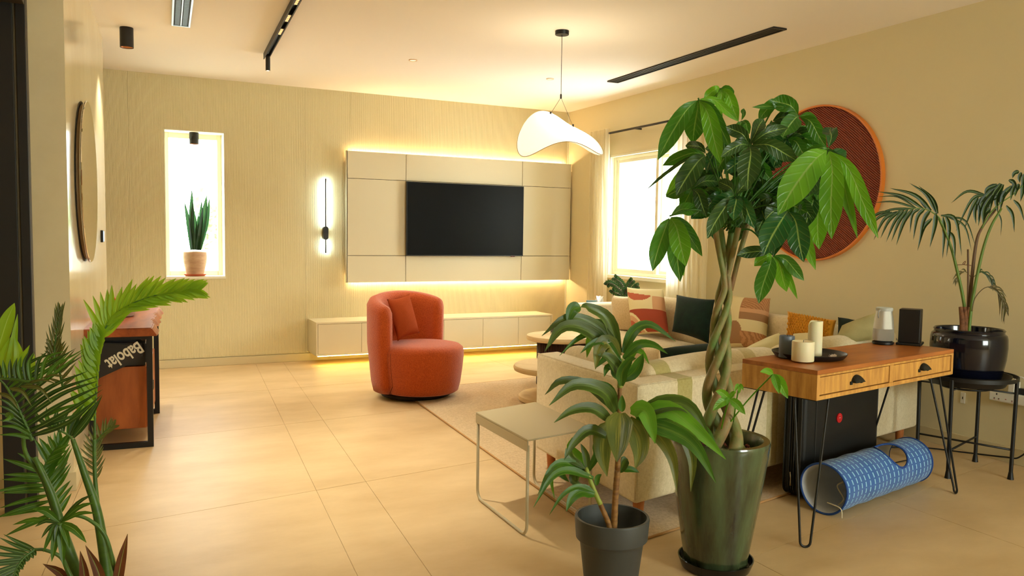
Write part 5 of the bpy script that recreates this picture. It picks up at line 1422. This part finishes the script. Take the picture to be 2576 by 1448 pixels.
def frond(par, rachis, D, d0, d1, conv, n, llen, rlen, wid, mi, mats, la=55, ra=55, droop=.25, sweep=.5, r=.004, start=.12, prof='blade', scale=1.0, stem=None, jitter=.12, tipl=.45, seed=1, sides=(1, -1)):
    """rachis curve with leaflets on both sides; llen/rlen leaflet lengths in metres, la/ra angle from the rachis."""
    R = smoothpts(to_world(rachis, D, d0, d1, conv), 8); N = len(R); rn = random.Random(seed)
    fr = obj('frond', tube(B(), R, [r * (1 - .7 * i / N) for i in range(N)], 7), stem or M_pstem, par, world=True, smooth=True)
    for s in sides:
        ln, ang = (llen, la) if s > 0 else (rlen, ra)
        if ln <= 0: continue
        for k in range(n):
            u = start + (1 - start) * (k + .5 * (s > 0)) / n
            i = min(N - 2, int(u * (N - 1))); p = R[i].lerp(R[i + 1], u * (N - 1) - i)
            t = (R[i + 1] - R[i]).normalized(); nn = TOCAM(p)
            sd = t.cross(nn).normalized() * s * -1
            a = math.radians(ang * (1 - .45 * u) * (1 + rn.uniform(-jitter, jitter)))
            d = (t * math.cos(a) + sd * math.sin(a)).normalized()
            L = ln * (math.sin(PI * min(1, (.18 + .82 * u))) ** .5 * (1 - tipl) + tipl * (1 - u * .5)) * (1 + rn.uniform(-jitter, jitter))
            e = p + d * L + V((0, 0, -droop * L)) + FW * L * rn.uniform(-.15, .1)
            m_ = p.lerp(e, .5) + V((0, 0, droop * L * .45))
            obj('leaflet', leaf(B(), [p, m_, e], wid * (1 + rn.uniform(-.1, .1)), prof=prof, fold=.22, seg=6), mats[mi], fr, world=True)
    return fr
def stalk(par, pp, D, d0, d1, conv, r0, r1, m, nm='stem'):
    P = smoothpts(to_world(pp, D, d0, d1, conv), 6); n = len(P)
    return obj(nm, tube(B(), P, [r0 + (r1 - r0) * i / n for i in range(n)], 10), m, par, world=True, smooth=True)
pot_top = lambda px, d: (px, 1500)
stalk(pal, [(395, 1620), (365, 1448), (295, 1230), (245, 1060), (165, 885)], LD, 0, -.05, Lc, .021, .006, M_pstem)
stalk(pal, [(520, 1620), (508, 1448), (462, 1150), (400, 960), (345, 800)], LD, .02, .0, Lc, .020, .006, M_pstem)
stalk(pal, [(550, 1560), (540, 1400), (478, 1200), (452, 1000), (447, 800)], LD, .05, .05, Lc, .009, .005, M_pstem)
stalk(pal, [(420, 1600), (330, 1440), (290, 1360), (215, 1325), (165, 1322)], LD, -.05, -.12, Lc, .007, .004, M_pstem)
stalk(pal, [(545, 1420), (500, 1260), (420, 1180), (330, 1160), (285, 1190)], LD, -.05, -.12, Lc, .006, .004, M_pstem)
stalk(pal, [(260, 1150), (200, 980), (120, 860), (110, 720)], LD, .0, -.08, Lc, .007, .005, M_pstem)
# big arching yellow-green frond
frond(pal, [(447, 820), (452, 640), (470, 420), (490, 295), (560, 195), (700, 128), (860, 100), (930, 92)], LD, .05, .12, Lc, 22, .13, .12, .022, 2, PMt, la=42, ra=38, droop=.05, start=.40, seed=2, tipl=.6)
frond(pal, [(449, 800), (452, 640), (466, 440), (488, 300)], LD, .05, .05, Lc, 15, .095, 0, .034, 2, PMt, la=52, droop=-.25, start=.18, sides=(1,), seed=3, jitter=.05)
# dark central frond
Pc = lambda X, Y: (X / 4.022, 740 + Y / 4.022)
def leaflets(par, conv, sc, D, rach, lst, mats, r=.005, stem=None, name='frond'):
    """one frond from explicit leaflets: rachis polyline, then (base, via, tip, width, depth, material)"""
    R0 = smoothpts(to_world(rach, D, 0, 0, conv), 6); n = len(R0)
    fr = obj(name, tube(B(), R0, [r * (1 - .6 * q / n) for q in range(n)], 7), stem or M_pstem, par, world=True, smooth=True)
    for b0, v0, t0, w0, dz, mi in lst:
        P = [cam(*conv(*q), D + dz * f) for q, f in ((b0, 0), (v0, .5), (t0, 1))]
        obj('leaflet', leaf(B(), P, w0 / sc * D / FPX, prof='blade', fold=.28, seg=10), mats[mi], fr, world=True)
    return fr
leaflets(pal, Pc, 4.022, LD - .10, [(330, 1480), (270, 1340), (215, 1220), (150, 1080), (60, 930), (-20, 850)],
  [((300, 1440), (700, 1290), (1035, 1010), 58, -.02, 0), ((290, 1400), (640, 1210), (1042, 960), 58, .0, 0), ((270, 1340), (600, 1120), (1032, 915), 56, .02, 0),
   ((235, 1270), (620, 1010), (992, 875), 54, .0, 0), ((215, 1220), (560, 980), (992, 825), 52, .03, 0), ((190, 1170), (520, 930), (885, 778), 52, .0, 0),
   ((160, 1110), (470, 860), (852, 610), 50, .02, 0), ((130, 1050), (430, 800), (862, 545), 48, .04, 1), ((100, 1000), (390, 770), (770, 545), 46, .0, 0),
   ((80, 960), (350, 740), (700, 592), 44, .04, 1), ((60, 930), (300, 690), (560, 590), 42, .02, 0), ((250, 1310), (560, 1180), (880, 1080), 50, .06, 1), ((280, 1370), (560, 1290), (850, 1190), 50, .06, 0),
   ((330, 1430), (160, 1340), (-20, 1335), 46, -.04, 1), ((300, 1390), (140, 1290), (-20, 1270), 46, -.04, 0), ((270, 1340), (120, 1230), (-20, 1200), 46, -.04, 0),
   ((240, 1280), (110, 1170), (-20, 1120), 44, -.04, 0), ((210, 1210), (90, 1100), (-20, 1050), 42, -.04, 0), ((170, 1120), (80, 1030), (-20, 990), 40, -.04, 0), ((320, 1460), (170, 1420), (-20, 1420), 44, -.04, 1)], PMt, r=.006)
leaflets(pal, Pc, 4.022, LD - .02, [(745, 1500), (700, 1430), (560, 1360), (430, 1330)],
  [((740, 1450), (900, 1250), (1036, 1020), 62, .0, 0), ((720, 1430), (860, 1240), (1010, 1060), 58, .02, 0), ((700, 1420), (800, 1220), (960, 1080), 58, .03, 0), ((680, 1420), (740, 1240), (860, 1100), 56, .04, 1),
   ((640, 1400), (640, 1260), (740, 1130), 54, .05, 0), ((600, 1390), (560, 1260), (600, 1130), 54, .06, 0), ((560, 1370), (480, 1260), (470, 1140), 50, .06, 1), ((520, 1350), (400, 1260), (350, 1170), 46, .06, 0)], PMt, r=.004)
leaflets(pal, Pc, 4.022, LD - .16, [(420, 880), (300, 885), (160, 860), (0, 850), (-60, 850)],
  [((410, 880), (470, 650), (655, 572), 40, .0, 1), ((360, 880), (390, 680), (488, 568), 40, .0, 0), ((310, 882), (290, 700), (347, 578), 42, .0, 1), ((265, 880), (245, 700), (300, 560), 40, .0, 0),
   ((220, 875), (190, 740), (215, 620), 46, .0, 1), ((165, 865), (150, 740), (175, 640), 46, .0, 0), ((110, 860), (100, 740), (105, 650), 46, .0, 0), ((60, 855), (40, 740), (30, 660), 46, .0, 1), ((10, 850), (-10, 740), (-30, 660), 46, .0, 0),
   ((440, 880), (560, 720), (705, 588), 40, .02, 1), ((440, 885), (600, 760), (860, 560), 34, .04, 1), ((210, 930), (400, 950), (528, 1102), 44, -.04, 3), ((100, 950), (230, 985), (322, 1132), 44, -.04, 3), ((0, 1000), (110, 1050), (192, 1172), 44, -.04, 3),
   ((260, 905), (430, 865), (600, 916), 26, -.03, 3), ((420, 850), (540, 815), (705, 830), 22, -.03, 3), ((60, 1210), (110, 1240), (20, 1290), 60, -.06, 1)], PMt, r=.006)
for pts, w in (([(-60, 700), (60, 300), (147, 88)], 135), ([(130, 880), (190, 640), (150, 430)], 88), ([(205, 880), (215, 680), (300, 512)], 62), ([(60, 860), (120, 600), (178, 200)], 80), ([(300, 900), (330, 740), (348, 600)], 44), ([(0, 860), (40, 640), (120, 420)], 100)):
    obj('leaflet', leaf(B(), to_world(pts, LD, -.02, -.02, Pc), w / 4.022 * LD / FPX, prof='oval', seg=10, fold=.12), P_lite, pal, world=True)
frond(pal, [(262, 500), (258, 380), (275, 250), (285, 190)], LD, .10, .10, Lc, 13, .055, .055, .009, 3, PMt, la=26, ra=26, droop=-.35, start=.05, seed=7)
frond(pal, [(300, 560), (280, 470), (262, 400), (250, 340)], LD, .12, .12, Lc, 9, .05, .07, .010, 3, PMt, la=60, ra=60, droop=.0, start=.05, seed=17)
frond(pal, [(455, 1010), (450, 900), (455, 820), (500, 760), (540, 735)], LD, .12, .15, Lc, 16, .055, .05, .009, 3, PMt, la=55, ra=40, droop=-.1, start=.05, seed=8)
frond(pal, [(300, 1250), (245, 1120), (215, 1020), (205, 940), (270, 830)], LD, .02, .05, Lc, 13, .14, .10, .017, 1, PMt, la=96, ra=62, droop=.05, start=.15, seed=9)
frond(pal, [(270, 1150), (250, 980), (262, 860), (290, 800)], LD, .08, .12, Lc, 10, .06, .09, .013, 1, PMt, la=40, ra=48, droop=-.2, start=.2, seed=19)
# star of leaflets at the crossing
hb = cam(*Lc(285, 1195), LD - .14)
star = obj('frond', tube(B(), [hb, hb + V((0, 0, -.012))], .008, 8), M_pstem, pal, world=True)
for tip, w, mi in (((60, 1205), 22, 1), ((155, 1130), 30, 1), ((165, 1135), 26, 1), ((195, 1270), 18, 0), ((220, 1300), 26, 1), ((245, 1380), 34, 1), ((300, 1400), 34, 1), ((410, 1290), 34, 1), ((445, 1100), 22, 1), ((455, 1150), 18, 1), ((330, 1320), 30, 1), ((165, 1215), 18, 0), ((440, 1060), 18, 0), ((205, 1335), 24, 1), ((260, 1290), 22, 0)):
    t = cam(*Lc(*tip), LD - .16)
    obj('leaflet', leaf(B(), [hb, hb.lerp(t, .55) + V((0, 0, .012)), t], w / 1.885 * LD / FPX, prof='oval', seg=6), PMt[mi], star, world=True)
frond(pal, [(165, 1322), (110, 1365), (75, 1420), (50, 1500)], LD, -.12, -.20, Lc, 12, .02, .115, .013, 0, PMt, la=80, ra=62, droop=-.05, start=.0, seed=10)
M_brown = leafmat('brown_sheath', (118, 66, 34), (74, 40, 22), .6, .2)
for pts, w in (([(478, 1560), (470, 1440), (405, 1302)], 50), ([(545, 1560), (570, 1400), (605, 1248)], 48), ([(395, 1560), (400, 1450), (380, 1328)], 46), ([(340, 1600), (300, 1450), (203, 1390)], 44)):
    obj('sheath', leaf(B(), to_world(pts, LD, -.04, -.06, Lc), w / 1.885 * LD / FPX, prof='sword', seg=8, fold=.35), M_brown, pal, world=True)

# ---- kentia palm in the glossy blue-black pot on the stand
KD = cam(2431, 830, 4.66)
kx, ky = SX, SY_
ken = plant('kentia_palm', 'kentia palm in a glossy blue-black ceramic pot on the plant stand', (kx, ky, SZ - .0325))
obj('pot', lathe(B(), [(.150, 0), (.165, .004), (.182, .05), (.200, .15), (.205, .22), (.203, .27), (.198, .290), (.186, .300), (.185, .309), (.190, .317), (.184, .323), (.176, .317), (.172, .28)], 72, cap1=False), mat('blue_black_glaze', (10, 12, 26), .10, spec=.4, coat=.25), ken, smooth='auto')
obj('soil', lathe(B(), [(0, .275), (.173, .275)], 32, cap0=False, cap1=False), M_soil, ken)
Kc = lambda X, Y: (2180 + X / 3.217, 400 + Y / 3.217)
KDp = 4.60
K_d = leafmat('kentia_dark', (40, 66, 26), (26, 48, 20), .4, .2); K_l = leafmat('kentia_dry', (96, 84, 44), (70, 54, 30), .5, .2)
KM = [K_d, K_l]
M_kst = mat('kentia_stem', (84, 112, 30), .5); M_husk = mat('brown_husk', (132, 88, 54), .9, noise_s=30, rgb2=(84, 52, 34), bump=.8, bump_s=80)
stalk(ken, [(798, 1420), (790, 1180), (720, 850), (664, 660), (585, 480)], KDp, 0, -.05, Kc, .010, .006, M_kst)
stalk(ken, [(815, 1420), (835, 1150), (880, 720), (930, 560), (1050, 400)], KDp, 0, .0, Kc, .011, .006, mat('kentia_brown_stem', (92, 66, 40), .6))
stalk(ken, [(825, 1420), (855, 1150), (930, 780), (1000, 560), (1090, 400)], KDp, -.03, -.03, Kc, .010, .006, M_kst)
stalk(ken, [(815, 1400), (822, 1000), (820, 730)], KDp, .0, .0, Kc, .007, .005, mat('kentia_brown_stem', (92, 66, 40), .6))
for dx in (-30, -5, 20): stalk(ken, [(800 + dx, 1430), (805 + dx, 1330), (800 + dx * 1.3, 1195)], KDp, -.02, -.02, Kc, .018, .010, M_husk, 'husk')
def kl(lst): return [(a, b, c, w * 1.15, dz, 0) for a, b, c, w, dz in lst]
leaflets(ken, Kc, 3.217, KDp - .05, [(664, 660), (600, 500), (560, 450), (480, 405), (400, 398), (260, 415)], kl([
 ((640, 460), (668, 560), (646, 792), 28, 0), ((618, 470), (628, 600), (614, 806), 26, .02), ((560, 435), (552, 540), (512, 714), 32, 0), ((528, 480), (460, 560), (412, 742), 28, .02), ((515, 408), (460, 500), (426, 690), 30, 0),
 ((470, 400), (410, 470), (378, 652), 28, 0), ((430, 400), (370, 450), (350, 602), 22, 0), ((375, 400), (300, 510), (240, 696), 30, -.02), ((335, 402), (260, 510), (200, 668), 26, -.02), ((305, 405), (225, 510), (158, 672), 24, -.02),
 ((275, 412), (180, 500), (112, 642), 24, -.03), ((245, 425), (140, 490), (58, 654), 26, -.03), ((205, 430), (100, 470), (2, 572), 24, -.03), ((190, 425), (90, 440), (-10, 520), 20, -.03),
 ((560, 430), (480, 285), (345, 192), 24, 0), ((522, 415), (390, 290), (188, 235), 30, 0), ((455, 398), (290, 300), (85, 262), 26, 0), ((405, 398), (220, 345), (60, 352), 16, 0), ((400, 394), (250, 305), (80, 305), 13, .02),
 ((385, 400), (190, 410), (30, 482), 18, 0), ((575, 440), (530, 320), (420, 215), 30, 0), ((480, 400), (420, 320), (300, 260), 18, .02),
 ((600, 455), (720, 490), (770, 782), 26, 0), ((650, 465), (790, 540), (850, 742), 15, .02), ((650, 470), (800, 500), (882, 704), 15, .03), ((662, 580), (706, 650), (716, 822), 24, 0)]), KM, stem=M_kst)
leaflets(ken, Kc, 3.217, KDp - .03, [(930, 560), (1000, 440), (1080, 360), (1180, 290), (1300, 180), (1400, 120)], kl([
 ((960, 285), (850, 330), (722, 582), 24, 0), ((945, 282), (810, 262), (684, 356), 22, 0), ((905, 300), (850, 400), (790, 572), 26, 0), ((1030, 238), (940, 340), (900, 492), 38, 0), ((1015, 290), (950, 400), (944, 524), 46, 0),
 ((1085, 198), (1020, 290), (998, 424), 42, 0), ((1105, 205), (1050, 310), (1062, 442), 38, 0), ((1172, 218), (1105, 300), (1080, 424), 36, 0), ((1150, 168), (1190, 190), (1216, 255), 32, 0), ((1205, 190), (1180, 250), (1165, 334), 32, 0),
 ((1232, 200), (1210, 250), (1200, 304), 30, 0), ((1262, 190), (1262, 260), (1245, 344), 30, 0), ((1130, 375), (1180, 450), (1196, 592), 24, 0), ((1190, 330), (1240, 390), (1276, 504), 22, 0), ((1232, 98), (1195, 115), (1180, 155), 30, 0),
 ((1252, 108), (1235, 150), (1240, 192), 26, 0), ((1278, 118), (1265, 180), (1272, 252), 28, 0), ((1055, 205), (980, 240), (955, 290), 34, 0), ((885, 360), (875, 440), (886, 524), 26, 0), ((908, 370), (912, 450), (905, 544), 22, 0),
 ((1060, 425), (1090, 500), (1085, 624), 10, 0), ((960, 300), (900, 360), (880, 440), 34, .02), ((1000, 400), (960, 440), (940, 525), 40, .02), ((1060, 300), (1000, 330), (985, 400), 40, .02), ((1120, 260), (1085, 300), (1075, 370), 40, .02),
 ((1300, 150), (1320, 240), (1330, 360), 30, 0), ((1340, 130), (1360, 240), (1370, 340), 30, 0)]), KM, stem=M_kst)
frond(ken, [(850, 1230), (880, 1120), (960, 1040), (1050, 1050), (1110, 1150), (1135, 1240)], KDp, -.06, -.10, Kc, 9, .06, .12, .010, 1, KM, la=30, ra=38, droop=.5, start=.45, seed=35, r=.003, stem=K_l)
frond(ken, [(850, 960), (800, 910), (745, 930), (712, 1000)], KDp, .0, -.02, Kc, 4, .05, .05, .009, 1, KM, la=30, ra=30, droop=.5, start=.3, seed=36, r=.002, stem=K_l)
frond(ken, [(860, 960), (920, 910), (1000, 950), (1035, 1020)], KDp, .0, -.02, Kc, 5, .05, .07, .009, 0, KM, la=30, ra=30, droop=.6, start=.2, seed=37, r=.002, stem=K_l)
obj('dry_tendril', tube(B(), smoothpts(to_world([(735, 855), (790, 850), (800, 825), (780, 850), (850, 860)], KDp, -.04, -.04, Kc), 5), .002, 5), M_husk, ken, world=True)

# ---- snake plant on the sill of the narrow window
sp0 = ony(491, 690, DB + .11)
snk = plant('snake_plant', 'snake plant in a marbled cream pot on the narrow window sill', (sp0.x, DB + .11, WZ0 + .0225))
obj('pot', lathe(B(), [(.075, 0), (.082, .004), (.095, .05), (.112, .13), (.116, .18), (.112, .228), (.104, .232), (.100, .21)], 48, cap1=False), mat('marbled_pot', (206, 172, 136), .55, noise_s=7, rgb2=(170, 134, 104), detail=8, stretch=(1, 1, 3)), snk, smooth='auto')
obj('soil', lathe(B(), [(0, .205), (.100, .205)], 24, cap0=False, cap1=False), M_soil, snk)
ssd = thing('plant_saucer', 'terracotta saucer under the snake plant pot', 'saucer', (sp0.x, DB + .11, WZ0 + .0065))
obj('dish', lathe(B(), [(.088, 0), (.092, .002), (.112, .022), (.108, .022), (.088, .0145), (0, .0145)], 40, cap1=False), mat('terracotta', (190, 92, 56), .7), ssd, smooth='auto')
L_snk = leafmat('snake_leaf', (46, 82, 48), (20, 46, 32), .4, .2); 
Wc = lambda X, Y: (380 + X / 3.446, 300 + Y / 3.446)
for base, mid, tip, w in (((355, 1130), (325, 900), (288, 708), 34), ((365, 1130), (350, 860), (355, 598), 42), ((385, 1130), (385, 950), (352, 700), 36), ((400, 1130), (430, 900), (438, 695), 36), ((410, 1130), (455, 860), (482, 660), 52), ((420, 1130), (480, 900), (508, 672), 34), ((370, 1130), (360, 1000), (345, 745), 34), ((395, 1130), (405, 1050), (405, 900), 40), ((400, 1130), (395, 1000), (415, 800), 30)):
    pts = [ony(*Wc(*q), DB + .09 + .02 * random.random()) for q in (base, mid, tip)]
    obj('leaf', leaf(B(), pts, w / 3.446 * 9.0 / FPX, prof='sword', fold=.35, seg=8), L_snk, snk, world=True)

# ---- zz plant on a tall planter behind the far sofa arm
zb = V((4.60, 6.93, 0)); zp = onx(1570, 745, 4.62)
zz = plant('zz_plant', 'glossy zz plant in a tall planter under the window sill', (4.70, 7.00, 0.0))
obj('planter', lathe(B(), [(.09, 0), (.10, .004), (.12, .52), (.115, .55), (.105, .55), (.10, .5)], 40, cap1=False), mat('planter_white', (226, 220, 200), .5), zz, smooth='auto')
obj('soil', lathe(B(), [(0, .51), (.10, .51)], 24, cap0=False, cap1=False), M_soil, zz)
L_zz = leafmat('zz_leaf', (36, 72, 34), (20, 48, 24), .2, .15)
for pp in ([(1570, 745), (1552, 722), (1533, 712), (1526, 718)], [(1575, 745), (1565, 715), (1550, 702), (1546, 699)], [(1572, 748), (1575, 730), (1585, 712), (1592, 705)], [(1578, 748), (1590, 735), (1600, 722), (1606, 720)], [(1565, 748), (1545, 735), (1540, 730)]):
    R = smoothpts([onx(a, b, 4.62 - .01 * i) for i, (a, b) in enumerate([(1572, 800)] + pp)], 5)
    stz = obj('stem', tube(B(), R, .005, 6), mat('zz_stem', (60, 50, 34), .5), zz, world=True)
    N = len(R)
    for i in range(N // 4, N - 1):
        for s in (-1, 1):
            p = R[i]; t = (R[i + 1] - R[i]).normalized(); sd = t.cross(TOCAM(p)).normalized() * s
            e = p + (t * .5 + sd).normalized() * .042 + V((0, 0, .004))
            obj('leaflet', leaf(B(), [p, p.lerp(e, .5) + V((0, 0, .004)), e], .024, prof='oval', seg=4), L_zz, stz, world=True)

# small glazed pot half hidden behind the tall green pot
sg = onz(1886, 1368)
tiny = plant('small_green_pot', 'small green glazed pot with soil behind the tall green pot', (sg.x + .05, sg.y + .20, 0.0005))
obj('pot', lathe(B(), [(.04, 0), (.05, .003), (.075, .06), (.078, .085), (.07, .088), (.066, .07)], 32, cap1=False), mat('small_glaze', (92, 108, 62), .25, coat=.4), tiny, smooth='auto')
obj('soil', lathe(B(), [(0, .072), (.066, .072)], 20, cap0=False, cap1=False), M_soil, tiny)

# ================================================================== POWER STRIP, PLUGS, CABLES, SOCKET
ps = onx(2540, 1000, XR - .02)
strip = thing('power_strip', 'white multi-socket power strip fixed on the right wall', 'power strip', (XR - .0015, ps.y, ps.z))
bxo('body', -.045, 0, -.115, .115, -.032, .032, M_whitep, strip, bev=.008)
M_slot = mat('socket_slot', (30, 30, 30), .6); M_redp = mat('red_print', (180, 40, 40), .5)
for yc in (.065, -.045):
    bm = B(); box(bm, -.0462, -.0445, yc - .003, yc + .003, .008, .020)
    obj('socket_slot', bm, M_slot, strip)
    for dy in (-.014, .014): 
        bxo('socket_slot', -.0462, -.0445, yc + dy - .004, yc + dy + .004, -.014, -.010, M_slot, strip, bev=0)
        bxo('red_mark', -.0464, -.0445, yc + dy - .004, yc + dy + .004, -.020, -.0165, M_redp, strip, bev=0)
bxo('power_light', -.0462, -.0445, .004, .012, -.012, -.008, M_redp, strip, bev=0)
pg = thing('white_plug', 'white plug adapter with its cable pushed in above the power strip', 'plug', (XR - .03, ps.y - .03, ps.z + .034))
bxo('plug_body', -.03, .028, -.022, .022, 0, .075, M_whitep, pg, bev=.006)
obj('cable', tube(B(), smoothpts([V((0, 0, .075)), V((0, -.01, .10)), V((.0, -.05, .105)), V((.005, -.09, .06))], 5), .004, 6), M_whitep, pg)
pb_ = thing('black_adapter', 'black power adapter on the right wall behind the power strip', 'plug', (XR - .0015, ps.y - .085, ps.z + .01))
bxo('adapter_body', -.03, 0, -.06, .035, .024, .060, M_black, pb_, bev=.004)
obj('cable', tube(B(), smoothpts([V((-.015, -.05, .02)), V((-.02, -.06, -.25)), V((-.03, .0, -.36)), V((-.05, .08, ps.z * -1 + .03)), V((-.10, .30, -ps.z + .008)), V((-.25, .50, -ps.z + .006)), V((-.55, .62, -ps.z + .006)), V((-.85, .66, -ps.z + .006))], 8), .005, 8), M_black, pb_)
so = onx(2423, 1000, XR)
sck = thing('wall_socket', 'small white wall socket low on the right wall behind the stand', 'socket', (XR, so.y, so.z))
bxo('plate', -.006, -.0005, -.016, .016, -.036, .036, M_whitep, sck, bev=.002)
bxo('socket_slot', -.0068, -.0055, -.003, .003, -.008, .008, M_slot, sck, bev=0)
cb1 = thing('black_cable', 'thin black cable hanging from the back of the wooden desk to the floor', 'cable', (0, 0, 0))
a = DM @ V((DL - .02, DP - .005, Zb + .02)); 
cb1.location = (a.x, a.y, 0)
obj('cord', tube(B(), smoothpts([a + V((0, .012, 0)), a + V((.02, .05, -.25)), V((a.x - .02, a.y + .06, .20)), V((a.x + .04, a.y + .10, .008)), V((a.x + .25, a.y + .12, .006)), V((a.x + .55, a.y + .14, .006))], 8), .0035, 6), M_black, cb1, world=True)
cb2 = thing('white_cable', 'thin white cable hanging behind the desk over the sofa back', 'cable', (a.x - .05, a.y, 0))
b2 = a + V((-.05, .012, 0))
obj('cord', tube(B(), smoothpts([b2, b2 + V((0, .04, -.3)), V((b2.x + .02, b2.y + .07, .12)), V((b2.x + .10, b2.y + .09, .006)), V((b2.x + .25, b2.y + .08, .006))], 8), .0025, 6), M_whitep, cb2, world=True)
